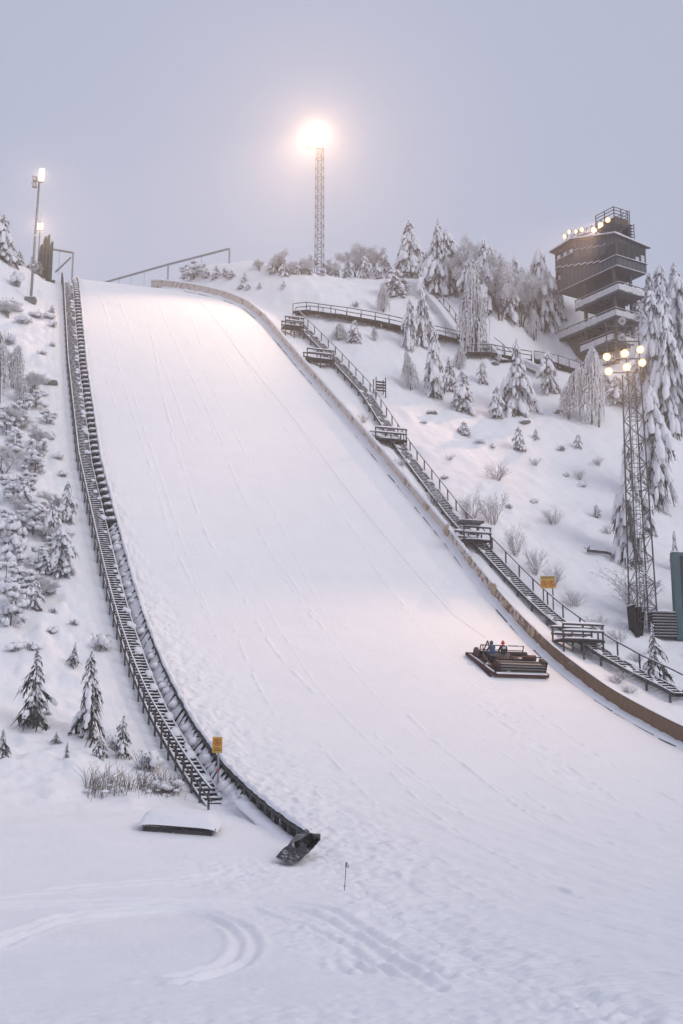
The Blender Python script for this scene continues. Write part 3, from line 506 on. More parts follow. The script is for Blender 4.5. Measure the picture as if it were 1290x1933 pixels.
# ---------------------------------------------------------------- materials
MAT = {}
def material(name, col, rough=.7, metal=0.0, noise=0.0, nscale=6.0, bump=0.0, bscale=20.0, col2=None, stretch=None, emit=None, spec=.3, frost=None):
    m = bpy.data.materials.new(name); m.use_nodes = True
    n, k = m.node_tree.nodes, m.node_tree.links
    b = n["Principled BSDF"]
    b.inputs["Base Color"].default_value = (*col, 1); b.inputs["Roughness"].default_value = rough; b.inputs["Metallic"].default_value = metal
    b.inputs["Specular IOR Level"].default_value = spec
    tc = n.new("ShaderNodeTexCoord"); vec = tc.outputs["Object"]
    if stretch:
        mp = n.new("ShaderNodeMapping"); mp.inputs["Scale"].default_value = stretch
        k.new(vec, mp.inputs[0]); vec = mp.outputs[0]
    out = None
    if noise or col2:
        t = n.new("ShaderNodeTexNoise"); t.inputs["Scale"].default_value = nscale; t.inputs["Detail"].default_value = 5
        k.new(vec, t.inputs["Vector"])
        r = n.new("ShaderNodeValToRGB")
        c2 = col2 or tuple(max(0, c * (1 - noise)) for c in col)
        r.color_ramp.elements[0].position = .35; r.color_ramp.elements[1].position = .65
        r.color_ramp.elements[0].color = (*c2, 1); r.color_ramp.elements[1].color = (*col, 1)
        k.new(t.outputs["Fac"], r.inputs[0]); out = r.outputs[0]
    if frost:                                       # rime and blown snow clinging to the surface
        t2 = n.new("ShaderNodeTexNoise"); t2.inputs["Scale"].default_value = frost[1]; t2.inputs["Detail"].default_value = 6; t2.inputs["Roughness"].default_value = .7
        k.new(tc.outputs["Object"], t2.inputs["Vector"])
        r2 = n.new("ShaderNodeValToRGB"); r2.color_ramp.elements[0].position = frost[0]; r2.color_ramp.elements[1].position = frost[0] + .16
        k.new(t2.outputs["Fac"], r2.inputs[0])
        mx = n.new("ShaderNodeMix"); mx.data_type = 'RGBA'
        k.new(r2.outputs[0], mx.inputs[0])
        if out: k.new(out, mx.inputs[6])
        else: mx.inputs[6].default_value = (*col, 1)
        mx.inputs[7].default_value = (.78, .78, .81, 1); out = mx.outputs[2]
    if out: k.new(out, b.inputs["Base Color"])
    if bump:
        t3 = n.new("ShaderNodeTexNoise"); t3.inputs["Scale"].default_value = bscale; t3.inputs["Detail"].default_value = 4
        k.new(vec, t3.inputs["Vector"])
        bp = n.new("ShaderNodeBump"); bp.inputs["Strength"].default_value = bump; bp.inputs["Distance"].default_value = .05
        k.new(t3.outputs["Fac"], bp.inputs["Height"]); k.new(bp.outputs[0], b.inputs["Normal"])
    if emit:
        b.inputs["Emission Color"].default_value = (*emit[0], 1); b.inputs["Emission Strength"].default_value = emit[1]
        m.cycles.emission_sampling = 'NONE'
    MAT[name] = m; return m
SNOWC = (.86, .855, .87)
material("snow", SNOWC, .75, bump=.8, bscale=4.0, noise=.03, nscale=.7, spec=.15)
material("snow_pad", (.82, .82, .85), .8, bump=.6, bscale=9.0, spec=.1)
material("rime", (.80, .795, .815), .85, noise=.16, nscale=5, spec=.1)
material("needles", (.036, .041, .038), .8, noise=.3, nscale=9, frost=(.50, 12.0))
material("needles_frosty", (.055, .06, .06), .85, noise=.3, nscale=9, frost=(.43, 10.0))
material("post_wood", (.20, .20, .21), .9, noise=.3, nscale=4, spec=.1, frost=(.55, 5.0))
material("needles_dark", (.038, .045, .038), .8, noise=.3, nscale=9, frost=(.56, 9.0))
material("bark", (.085, .08, .078), .9, noise=.4, nscale=14, frost=(.56, 8.0))
material("twig", (.12, .105, .10), .9, frost=(.47, 10.0))
material("old_wood", (.095, .094, .099), .9, spec=.1, noise=.4, nscale=3, stretch=(1, 1, 1), bump=.2, bscale=25, frost=(.60, 5.0))
material("dark_wood", (.032, .032, .036), .9, spec=.1, noise=.35, nscale=4, bump=.2, bscale=25, frost=(.66, 4.0))
material("tower_wood", (.132, .140, .158), .8, noise=.28, nscale=4, stretch=(6, 6, .35), bump=.15, bscale=10)
material("tower_wood_b", (.100, .107, .122), .8, noise=.28, nscale=4, stretch=(6, 6, .35), bump=.15, bscale=10)
material("brown_wood", (.13, .105, .085), .8, noise=.35, nscale=4, stretch=(6, 6, .4))
material("pale_board", (.66, .645, .65), .7, noise=.12, nscale=2.5, frost=(.5, 3.0))
material("steel", (.30, .31, .33), .5, .6, noise=.2, nscale=3, frost=(.62, 4.0))
material("mast_steel", (.085, .086, .09), .6, .4, frost=(.66, 6.0))
material("concrete", (.20, .195, .18), .9, noise=.3, nscale=6, bump=.3, bscale=12)
material("green_panel", (.022, .06, .052), .6, noise=.2, nscale=3, frost=(.62, 1.6))
material("teal_paint", (.06, .12, .14), .5, noise=.15, nscale=2)
material("black_face", (.022, .024, .03), .45)
material("red_paint", (.075, .018, .02), .55, noise=.4, nscale=8, frost=(.66, 7.0))
material("machine_black", (.018, .018, .02), .6, noise=.3, nscale=8, spec=.15, frost=(.70, 9.0))
material("steel_bar", (.20, .19, .19), .45, .5, frost=(.60, 6.0))
material("cable", (.10, .095, .10), .5, .5)
material("blue_cloth", (.035, .10, .22), .8, noise=.2, nscale=12)
material("grey_cloth", (.07, .075, .085), .85)
material("black_cloth", (.022, .022, .028), .85, noise=.2, nscale=12)
material("red_cloth", (.60, .05, .035), .75)
material("patch_white", (.70, .69, .70), .7)
material("skin", (.50, .30, .22), .6)
material("sign_yellow", (.62, .33, .045), .5, noise=.1, nscale=6)
material("sign_tan", (.45, .33, .10), .5)
material("sign_red", (.36, .05, .03), .5)
material("sign_black", (.03, .028, .025), .6)
material("disc_wood", (.46, .34, .22), .8, noise=.3, nscale=6, frost=(.56, 4.0))
material("tarp", (.045, .050, .06), .5, noise=.5, nscale=5, bump=.8, bscale=9, frost=(.55, 3.5))
material("dry_grass", (.15, .12, .105), .9, frost=(.58, 14.0))
material("glass", (.012, .014, .018), .1, 0.0, spec=.4)
material("glass_reflection", (.62, .66, .72), .12, 1.0)  # mirror colour standing in for sky reflected in the window glass
material("lamp_housing", (.25, .25, .26), .45, .5, frost=(.58, 9.0))
material("lamp_dead", (.42, .42, .43), .35, .3, frost=(.5, 7.0))
material("lamp_lit", (1, .9, .8), .5, emit=((1.0, .75, .38), 1.65))
material("lamp_rim_glow", (.9, .6, .35), .5, emit=((1.0, .58, .22), 1.25))  # orange halo put into the lamp as a glowing ring
material("lamp_lit_big", (1, .9, .8), .5, emit=((1.0, .80, .55), 30.0))
# groomed piste: corduroy left by the roller, object Y runs up the fall line
def groomed():
    m = material("groomed_snow", SNOWC, .72, noise=.025, nscale=.5, spec=.15)
    n, k = m.node_tree.nodes, m.node_tree.links; b = n["Principled BSDF"]
    tc = n.new("ShaderNodeTexCoord")
    wv = n.new("ShaderNodeTexWave"); wv.wave_type = 'BANDS'; wv.bands_direction = 'Y'
    wv.inputs["Scale"].default_value = 1.35; wv.inputs["Distortion"].default_value = 1.6; wv.inputs["Detail"].default_value = 3; wv.inputs["Detail Scale"].default_value = .8
    k.new(tc.outputs["Object"], wv.inputs["Vector"])
    ns = n.new("ShaderNodeTexNoise"); ns.inputs["Scale"].default_value = 4; ns.inputs["Detail"].default_value = 6; ns.inputs["Roughness"].default_value = .65
    k.new(tc.outputs["Object"], ns.inputs["Vector"])
    ad = n.new("ShaderNodeMath"); ad.operation = 'MULTIPLY_ADD'; ad.inputs[1].default_value = .30
    k.new(wv.outputs["Fac"], ad.inputs[0]); k.new(ns.outputs["Fac"], ad.inputs[2])
    bp = n.new("ShaderNodeBump"); bp.inputs["Strength"].default_value = .7; bp.inputs["Distance"].default_value = .05
    k.new(ad.outputs[0], bp.inputs["Height"]); k.new(bp.outputs[0], b.inputs["Normal"])
groomed()
# plywood border boards: bare brown low down, thick rime higher up the hill where the spray settles
def plywood():
    m = material("plywood", (.215, .135, .085), .8, noise=.35, nscale=3, stretch=(8, 8, .6), bump=.1, bscale=8)
    n, k = m.node_tree.nodes, m.node_tree.links; b = n["Principled BSDF"]
    src = b.inputs["Base Color"].links[0].from_socket
    ge = n.new("ShaderNodeNewGeometry"); sp = n.new("ShaderNodeSeparateXYZ"); k.new(ge.outputs["Position"], sp.inputs[0])
    mr = n.new("ShaderNodeMapRange"); mr.inputs[1].default_value = 10; mr.inputs[2].default_value = 24; mr.inputs[3].default_value = -.08; mr.inputs[4].default_value = .22
    k.new(sp.outputs[2], mr.inputs[0])
    ns = n.new("ShaderNodeTexNoise"); ns.inputs["Scale"].default_value = 1.6; ns.inputs["Detail"].default_value = 8; ns.inputs["Roughness"].default_value = .7
    k.new(ge.outputs["Position"], ns.inputs["Vector"])
    ad = n.new("ShaderNodeMath"); ad.operation = 'ADD'; k.new(ns.outputs["Fac"], ad.inputs[0]); k.new(mr.outputs[0], ad.inputs[1])
    r = n.new("ShaderNodeValToRGB"); r.color_ramp.elements[0].position = .56; r.color_ramp.elements[1].position = .70
    k.new(ad.outputs[0], r.inputs[0])
    mx = n.new("ShaderNodeMix"); mx.data_type = 'RGBA'; k.new(r.outputs[0], mx.inputs[0]); k.new(src, mx.inputs[6]); mx.inputs[7].default_value = (.62, .54, .485, 1)
    k.new(mx.outputs[2], b.inputs["Base Color"])
plywood()
# ---------------------------------------------------------------- the setting: snow ground, landing slope
def axis(spec):
    out = []
    for a, b, st in spec: out += list(np.arange(a, b - 1e-6, st))
    out.append(spec[-1][1]); return np.array(out)
def grid_mesh(name, S, L, Zv, mat):
    ns, nl = S.shape
    co = np.stack([L, S, Zv], -1).reshape(-1, 3).astype(np.float32)
    i = np.arange((ns - 1) * nl).reshape(ns - 1, nl)[:, :-1].ravel()
    q = np.stack([i, i + 1, i + nl + 1, i + nl], -1).astype(np.int32)
    me = bpy.data.meshes.new(name)
    me.vertices.add(len(co)); me.vertices.foreach_set('co', co.ravel())
    me.loops.add(q.size); me.loops.foreach_set('vertex_index', q.ravel())
    me.polygons.add(len(q)); me.polygons.foreach_set('loop_start', np.arange(0, q.size, 4, dtype=np.int32)); me.polygons.foreach_set('loop_total', np.full(len(q), 4, np.int32))
    me.polygons.foreach_set('use_smooth', np.ones(len(q), bool))
    me.update(calc_edges=True); me.validate(); me.materials.append(mat)
    o = obj(name, me, None, (HO[0], HO[1], 0)); o.rotation_euler.z = AX
    return tag(o, kind='structure')
sa = axis([(-130, -60, 6), (-60, -33, .9), (-33, 3, .085), (3, 22, .2), (22, 60, .35), (60, 126, .5), (126, 170, 2), (170, 320, 10)])
la = axis([(-180, -60, 8), (-60, -32, 1.), (-32, -26, .25), (-26, -10, .065), (-10, 15, .6), (15, 40, .3), (40, 80, .6), (80, 110, 2), (110, 220, 8)])
S_, L_ = np.meshgrid(sa, la, indexing='ij')
ground = grid_mesh('ground', S_, L_, ground_base(S_, L_) + ground_detail(S_, L_), MAT['snow'])
sa = axis([(-31, 12, .1), (12, 40, .15), (40, 90, .25), (90, 128, .4)])
tt = np.linspace(0, 1, 330)
S_, T_ = np.meshgrid(sa, tt, indexing='ij')
e0 = np.where(S_ > 0, edge_left(S_) + .04, berm_l(S_) - .2 + .25 * vnoise(S_ / .6, S_ * 0)); e1 = edge_right(S_) + .12
L_ = e0 + (e1 - e0) * T_
zs = zh(S_) + .03 + slope_detail(S_, L_)
zs -= .22 * (1 - sst(L_ - e0, 0, 1.3)) * (S_ < 1) + .4 * (1 - sst(S_, -31, -28))
landing = grid_mesh('landing_slope', S_, L_, zs, MAT['groomed_snow'])
# ---------------------------------------------------------------- timber stairs and borders
R = random.Random(11)
def curve_fn(nodes):
    nodes = sorted(nodes); ss = np.array([n[0] for n in nodes]); ll = np.array([n[1] for n in nodes])
    k = np.ones(9) / 9
    fs = np.linspace(ss[0], ss[-1], 200); fl = np.interp(fs, ss, ll); fl = np.convolve(np.pad(fl, 4, mode='edge'), k, 'valid')
    return lambda s: float(np.interp(s, fs, fl))
def tread_mesh(seed, w, run, rise):
    r = random.Random(seed); m = MB()
    m.abox(-w / 2, w / 2, 0, run, -.05, 0, 0)
    m.abox(-w / 2 + .02, w / 2 - .02, run - .03, run - .005, -rise, -.052, 0)
    n = 5; vs, fs = [], []
    for i in range(n + 1):
        x = -w / 2 + w * i / n; y0 = .03 + r.uniform(0, .09); h = r.uniform(.045, .10)
        vs += [(x, y0, .002), (x, y0 + .03, h), (x, run - .01, h + .02), (x, run, .002)]
    for i in range(n):
        for j in range(3): fs.append((i * 4 + j, i * 4 + 4 + j, i * 4 + 5 + j, i * 4 + 1 + j))
    m.add(vs, fs, 1)
    return m.mesh('tread', [MAT['dark_wood'], MAT['snow_pad']])
def staircase(root, lf, zf, s0, s1, w, rise, post_step, rail_side, support_side=None, rail_h=1.0, mid=False, rail_off=.12):
    """lf: centre line l(s), zf: tread height z(s); rail_side +1 right, -1 left"""
    P = lambda s, dl, dz: Vector((*(HO + s * HA + (lf(s) + dl) * HB), zf(s) + dz))
    meshes = [tread_mesh(i, w, .33, rise) for i in range(5)]
    fs = np.arange(s0, s1, .02); fz = np.array([zf(s) for s in fs])
    z = fz[0]; k = 0
    while z < fz[-1] and k < 300:
        s = float(np.interp(z, fz, fs))
        d = (P(s + .4, 0, 0) - P(s - .4, 0, 0)); yaw = math.atan2(-d.x, d.y)
        o = obj('tread', meshes[R.randrange(5)], root, P(s, 0, 0) - root.location); o.rotation_euler.z = yaw
        z += rise; k += 1
    ss = np.arange(s0, s1 + .01, 1.3)
    for sd in (-1, 1):
        m = MB()
        for a, b in zip(ss[:-1], ss[1:]): m.beam(P(a, sd * (w / 2 + .04), -.12), P(b, sd * (w / 2 + .04), -.12), .06, .26)
        m.build('stringer', MAT['old_wood'], root)
        m = MB(); m.roll([P(a, sd * (w / 2 + .04), .012) for a in ss], B3, .10, .05, R); m.build('snow_strip', MAT['snow_pad'], root, True)
    off = rail_side * (w / 2 + rail_off)
    m, m2, m3 = MB(), MB(), MB()
    for a, b in zip(ss[:-1], ss[1:]):
        m.beam(P(a, off, rail_h), P(b, off, rail_h), .07, .09)
        if mid: m2.beam(P(a, off, rail_h * .5), P(b, off, rail_h * .5), .05, .08)
    m.build('handrail', MAT['old_wood'], root)
    if mid: m2.build('middle_rail', MAT['old_wood'], root)
    m3.roll([P(a, off, rail_h + .047) for a in ss], B3, .08, .05, R); m3.build('rail_snow', MAT['snow_pad'], root, True)
    for s in np.arange(s0 + .3, s1, post_step):
        g = gz(s, lf(s) + off); m = MB(); t = P(s, off + .07 * rail_side, rail_h - .02); b = Vector((t.x, t.y, g - .25))
        m.beam(b, t, .09, .09, 0, A3); m.build('post', MAT['old_wood'], root)
        if support_side:
            so = support_side * (w / 2 + .12); t = P(s, so, -.02); b = Vector((t.x, t.y, gz(s, lf(s) + so) - .25))
            if t.z - b.z > .2:
                m = MB(); m.beam(b, t, .12, .12, 0, A3); m.build('support_post', MAT['old_wood'], root)
# left stairs along the landing slope
lfL = lambda s: float(edge_left(s)) - 1.38 + .25 * (1 - float(sst(s, 8, 25)))
zfL = lambda s: float(zh(s)) - .30 - .3 * (1 - float(sst(s, 8, 20)))
SL = thing('wooden_staircase', W(8.3, lfL(8.3)), 'long weathered timber staircase along the left edge of the ski jump slope', 'staircase')
staircase(SL, lfL, zfL, 8.3, 116.5, 1.0, .218, 1.75, -1, None, 1.0, True)
for root, lf, zf, s0, s1, n_, sdd in ((SL, lfL, zfL, 9, 116, 90, 1),):
    for i in range(n_):                      # drifts blown in over the treads from the border side
        s = R.uniform(s0, s1); q = R.uniform(.5, 1.2); p = HO + s * HA + (lf(s) + sdd * R.uniform(.25, .5)) * HB
        m = MB(); m.pad(Vector((p[0], p[1], zf(s) + .02)), B3 * .26 * q, (A3 + Z * .55) * .42 * q, Z * .13 * q, R, .15, 0, ICO2, .6); m.build('snow_drift', MAT['snow_pad'], root, True)
# snow humps and clutter between the left stairs and the border
BL = thing('slope_border', WS(-.6, float(edge_left(-.6))), 'low dark plank border with posts beside the left staircase', 'border wall')
def topL(s): return float(np.interp(s, [-1, 6, 14, 30], [.62, .58, .42, .30]))
def botL(s): return gz(s, float(edge_left(s)) - 1.0) - .1 - float(zh(s))
ss = np.arange(-.6, 117, 1.2)
for i, (a, b) in enumerate(zip(ss[:-1], ss[1:])):
    ea, eb = float(edge_left(a)), float(edge_left(b)); m = MB()
    vs = []
    for s, e in ((a + .03, ea), (b - .03, eb)):
        for dz in (botL(s), topL(s)):
            vs += [WS(s, e - .05, dz), WS(s, e, dz)]
    m.add(vs, [(0, 4, 6, 2), (1, 3, 7, 5), (2, 6, 7, 3), (0, 1, 5, 4), (0, 2, 3, 1), (4, 5, 7, 6)])
    m.build('border_panel', MAT['dark_wood'], BL)
    m = MB(); m.beam(WS(a, ea - .11, botL(a) - .1), WS(a, ea - .11, topL(a) + .04), .10, .09, 0, A3); m.build('post', MAT['post_wood'], BL)
m = MB(); m.roll([WS(s, float(edge_left(s)) - .04, topL(s) + .005) for s in np.arange(-.6, 117, .45)], B3, .26, .15, R, jit=.6); m.build('snow_cap', MAT['snow_pad'], BL, True)
m = MB(); m.roll([WS(s, float(edge_left(s)) - .40, -.10) for s in np.arange(-.6, 8.5, .3)], B3, .80, .20, R, jit=.22, n=8); m.build('snow_drift', MAT['snow_pad'], BL, True)
m = MB()
for a, b in zip(ss[:-1], ss[1:]):
    if b < 34: m.beam(WS(a, float(edge_left(a)) - .18, topL(a) - .12), WS(b, float(edge_left(b)) - .18, topL(b) - .12), .045, .12)
m.build('top_rail', MAT['old_wood'], BL)
for s in np.arange(50, 116, 1.12):            # stepped bays of the border bracing, each under its own pillow of snow
    e = float(edge_left(s)); m = MB(); w = .46
    m.box(WS(s, e - .42, -.28), B3 * .34, A3 * .10, Z * .30, 0)  # dark plank face also stands for the shaded cavity under the snow
    m.box(WS(s + .45, e - .42, -.33), B3 * .36, A3 * .36, Z * .05, 0)
    q = R.uniform(.75, 1.15)
    m.pad(WS(s + .28, e - .42, .0), B3 * .40, A3 * .34, Z * .20 * q, R, .10, 1, ICO2, .5)
    m.build('brace_bay', [MAT['dark_wood'], MAT['snow_pad']], BL, True)
for s in np.arange(9, 50, .72):
    e = float(edge_left(s)); m = MB()
    if R.random() < .15: continue
    if R.random() < .7:
        q = R.uniform(.45, 1.3)
        m.pad(WS(s, e - .42 + R.uniform(-.1, .1), -.22), B3 * .30 * q, A3 * .34 * q, Z * .26 * q, R, .2, 1, ICO2, .8)
    m.beam(WS(s + R.uniform(-.2, .2), e - R.uniform(.45, .75), -.62), WS(s + R.uniform(0, .3), e - .12, .12), .07, .10, 0)
    m.build('brace', [MAT['dark_wood'], MAT['snow_pad']], BL, True)
# right border of plywood boards
BR = thing('slope_border', WS(5, float(edge_right(5))), 'curving plywood border boards with rime along the right edge of the slope', 'border wall')
def er(s): return float(edge_right(s)) + .30
HTB = 1.22
ss = np.arange(4, 126, 2.4)
for a, b in zip(ss[:-1], ss[1:]):
    m = MB(); n = 4; vs, fs = [], []
    for i in range(n + 1):
        s = a + .012 + (b - a - .024) * i / n
        for dl in (0, .06):
            for dz in (-.15, HTB): vs.append(WS(s, er(s) + dl, dz))
    for i in range(n):
        o = i * 4; fs += [(o, o + 1, o + 5, o + 4), (o + 2, o + 6, o + 7, o + 3), (o + 1, o + 3, o + 7, o + 5)]
    fs += [(0, 2, 3, 1), (n * 4, n * 4 + 1, n * 4 + 3, n * 4 + 2)]
    m.add(vs, fs); m.build('board', MAT['plywood'], BR)
    m = MB(); m.beam(WS(a, er(a) + .14, -.1), WS(a, er(a) + .14, HTB - .1), .1, .1, 0, A3); m.build('post', MAT['old_wood'], BR)
for (a0, a1, w, h) in ((4, 30, .10, .035), (30, 46, .16, .09), (46, 125.5, .30, .20)):
    m = MB(); m.roll([WS(s, er(s) + .03, HTB + .004) for s in np.arange(a0, a1 + .1, .4)], B3, w, h, R, jit=.35); m.build('snow_cap', MAT['snow_pad'], BR, True)
for a in np.arange(12, 116, 2.0):
    if R.random() < .9:
        m = MB(); m.beam(WS(a, float(edge_right(a)) - .24, .01 + R.uniform(-.05, .05)), WS(a + R.uniform(1.5, 1.98), float(edge_right(a + 2)) - .24, .01 + R.uniform(-.05, .05)), .05, .10); m.build('kick_rail', MAT['dark_wood'], BR)
vs, fs = [], []
for i, s in enumerate(np.arange(4, 120, .35)):
    e = float(edge_right(s)); k = R.uniform(.7, 1.25); h = .26 * k * float(np.interp(s, [4, 20, 40, 60], [.3, .6, 1.0, 1.1]))
    vs += [WS(s, e - .30, .0), WS(s, e - .13, .16 + .05 * k), WS(s, e + .12, .16 + h * .55), WS(s, e + .305, .12 + h)]
    if i: fs += [((i - 1) * 4 + j, (i - 1) * 4 + j + 1, i * 4 + j + 1, i * 4 + j) for j in range(3)]
m = MB(); m.add(vs, fs); m.build('snow_wedge', MAT['snow_pad'], BR, True)
for i, (s, l) in enumerate(DISCS):            # round distance markers
    m = MB(); r = (.36, .34, .52, .36, .5, .3, .36)[i]; c = WS(s, er(s) - .05, HTB - .35)
    m.tube([c - B3 * .04, c + B3 * .04], r, 20); m.build('distance_disc', MAT['disc_wood'], BR)
# right stairs
lfR = curve_fn(RIGHT_STAIR)
_fs = np.linspace(24, 102, 160); _fz = np.array([gz(s, lfR(s)) for s in _fs]); _fz = np.convolve(np.pad(_fz, 12, mode='edge'), np.ones(25) / 25, 'valid')
_fz = np.where((_fs < 30) | (_fs > 96), np.array([gz(s, lfR(s)) for s in _fs]), _fz)
zfR = lambda s: float(np.interp(s, _fs, _fz)) + .62
SR = thing('wooden_staircase', W(25.6, lfR(25.6)), 'timber staircase with handrail climbing the hillside right of the plywood border', 'staircase')
staircase(SR, lfR, zfR, 25.6, 101.2, 1.02, .215, 2.0, 1, -1, 1.0, False)
for i in range(70):
    s = R.uniform(26, 101); q = R.uniform(.5, 1.1); p = HO + s * HA + (lfR(s) + R.choice((-1, 1)) * R.uniform(.28, .5)) * HB
    m = MB(); m.pad(Vector((p[0], p[1], zfR(s) + .02)), B3 * .24 * q, (A3 + Z * .6) * .42 * q, Z * .12 * q, R, .15, 0, ICO2, .6); m.build('snow_drift', MAT['snow_pad'], SR, True)
# wooden platforms between the border and the right stairs
def platform(s, l0, l1, depth, dz, label, roof=False, rails=2, rail_l1=True, low=False):
    base = W(s, (l0 + l1) / 2); zt = zfR(s) + dz if not low else base.z + dz
    t = thing('timber_platform', base, label, 'platform', 'judging platforms beside the right stairs')
    Q = lambda l, ds, z: Vector((*(HO + (s + ds) * HA + l * HB), z))
    n = 5
    for i in range(n):
        ds = -depth / 2 + depth * (i + .5) / n; m = MB()
        m.beam(Q(l0, ds, zt), Q(l1, ds, zt), depth / n - .02, .08); m.build('deck_board', MAT['old_wood'], t)
    m = MB(); m.beam(Q(l0, -depth / 2 - .03, zt - .13), Q(l1, -depth / 2 - .03, zt - .13), .06, .16); m.build('edge_beam', MAT['dark_wood'], t)
    m = MB(); lm = (l0 + l1) / 2
    m.pad(Q(lm, 0, zt + .05), B3 * (l1 - l0) * .52, A3 * depth * .55, Z * .24, R, .08, 0, ICO2, .1); m.build('deck_snow', MAT['snow_pad'], t, True)
    for l in (l0 + .08, lm, l1 - .08):
        for ds in (-depth / 2 + .05, depth / 2 - .05):
            m = MB(); g = gz(s + ds, l); m.beam(Q(l, ds, g - .3), Q(l, ds, zt + 1.05), .10, .10, 0, A3); m.build('post', MAT['old_wood'], t)
    m = MB(); m.beam(Q(l0 + .1, -depth / 2, zt - .2), Q(lm, -depth / 2, zt - 1.0), .06, .08); m.beam(Q(l1 - .1, -depth / 2, zt - .2), Q(lm, -depth / 2, zt - 1.0), .06, .08)
    m.build('brace', MAT['old_wood'], t)
    for ds in (-depth / 2 - .02, depth / 2 + .02):
        for k, h in enumerate((.55, 1.02)):
            m = MB(); m.beam(Q(l0, ds, zt + h), Q(l1, ds, zt + h), .05, .13); r = m.build('rail', MAT['old_wood'], t)
            m = MB(); m.roll([Q(l0 + (l1 - l0) * q / 8, ds, zt + h + .066) for q in range(9)], A3, .14, .13, R); m.build('rail_snow', MAT['snow_pad'], r, True)
    if roof:
        m = MB(); m.beam(Q(l0 - .5, -depth / 2 - .3, zt + 1.35), Q(l0 + 1.5, -depth / 2 - .3, zt + 1.35), 1.0, .18); tb = m.build('table_top', MAT['old_wood'], t)
        m = MB(); m.pad(Q(l0 + .5, -depth / 2 - .3, zt + 1.44), B3 * 1.08, A3 * .55, Z * .15, R, .05, 0, ICO2, .1); m.build('table_snow', MAT['snow_pad'], tb, True)
    return t
def lr(s, d=.65): return er(s) + d
platform(96.5, lr(96.5, 1.0), lfR(96.5) - .6, 1.7, .15, 'topmost timber platform with snowy rails beside the curved border boards')
platform(87.5, lr(87.5), lfR(87.5) - .6, 1.5, -.05, 'second timber platform from the top with one long snowy rail')
platform(67.6, lr(67.6, .4), lfR(67.6) + .65, 1.6, .05, 'third timber platform from the top, halfway down the stairs')
platform(48.6, lr(48.6, .3), lfR(48.6) + .65, 1.9, .1, 'timber platform with a snow-covered table above it, fourth from the top', True)
platform(33.6, lr(33.6, 1.2), lfR(33.6) + .5, 1.7, .25, 'lowest timber platform with thick snow on its deck and rails')
# small stand right of the stairs
t = thing('wooden_stand', W(80.2, 20.9), 'small dark timber stand with snowy boards right of the stairs', 'stand')
c = W(80.2, 20.9)
for dx in (-.55, .55):
    for dy in (-.4, .4):
        m = MB(); p = c + B3 * dx + A3 * dy; m.beam(p - Z * .4, p + Z * 2.0, .09, .09, 0, A3); m.build('post', MAT['old_wood'], t)
for k in range(4):
    m = MB(); h = .5 + .32 * k; m.beam(c - B3 * .6 - A3 * .42 + Z * h, c + B3 * .6 - A3 * .42 + Z * h, .04, .18, 0); m.build('board', MAT['dark_wood'], t)
m = MB(); m.pad(c + Z * .95, B3 * .5, A3 * .4, Z * .18, R, .1, 0, ICO2); m.build('snow_cap', MAT['snow_pad'], t, True)
# boardwalks
def boardwalk(nodes, label, dz=.75, width=1.3, both=True, step=1.9, snow=True, solid=False):
    pts = [W(s, l) for s, l in nodes]; zs = [p.z + dz for p in pts]
    t = thing('boardwalk', pts[0], label, 'boardwalk')
    top = [Vector((p.x, p.y, z)) for p, z in zip(pts, zs)]
    L = [0]
    for a, b in zip(top[:-1], top[1:]): L.append(L[-1] + (b - a).length)
    def at(d):
        x = [np.interp(d, L, [q[i] for q in top]) for i in range(3)]; return Vector(x)
    def frame(d):
        v = at(min(d + .3, L[-1])) - at(max(d - .3, 0)); v.z = 0; v.normalize(); return v, Vector((v.y, -v.x, 0))
    for a, b in zip(top[:-1], top[1:]):
        m = MB(); v = (b - a).normalized(); sd = v.cross(Z).normalized()
        for q in (-.5, .5): m.beam(a + sd * q * width - Z * .17, b + sd * q * width - Z * .17, .08, .30)
        m.build('side_beam', MAT['dark_wood'], t)
        m = MB(); m.beam(a, b, width, .07); m.build('deck', MAT['old_wood'], t)
    n = int(L[-1] / .5)
    m = MB(); m.roll([at(L[-1] * i / n) + Z * .04 for i in range(n + 1)], [frame(L[-1] * i / n)[1] for i in range(n + 1)], width * .96, .12, R, jit=.2); m.build('deck_snow', MAT['snow_pad'], t, True)
    for sgn in ((-1, 1) if both else (1,)):
        m, m2 = MB(), MB(); ks = int(L[-1] / step) + 1
        pos = []
        for i in range(ks + 1):
            d = L[-1] * i / ks; v, sd = frame(d); p = at(d) + sd * sgn * width * .53; pos.append(p)
            q = MB(); q.beam(Vector((p.x, p.y, min(p.z - .2, pts[0].z * 0 + p.z - .95))), p + Z * 1.0, .08, .08, 0, v); q.build('post', MAT['old_wood'], t)
        for a, b in zip(pos[:-1], pos[1:]):
            m.beam(a + Z * 1.0, b + Z * 1.0, .06, .08)
            if solid: m2.beam(a + Z * .5, b + Z * .5, .03, .75)
        m.build('handrail', MAT['old_wood'], t)
        if solid: m2.build('parapet', MAT['pale_board'], t)
        q = MB(); q.roll([p + Z * 1.045 for p in pos], frame(0)[1], .09, .05, R); q.build('rail_snow', MAT['snow_pad'], t, True)
    return t
boardwalk(BOARDWALK, 'long railed boardwalk crossing the snowy hillside from the top of the stairs', .7)
boardwalk(BOARDWALK2, 'short dark boardwalk between the white birch and the judges tower', .5)
boardwalk(LOWER_WALK, 'low pale-sided walkway at the foot of the judges tower', .6, solid=True)
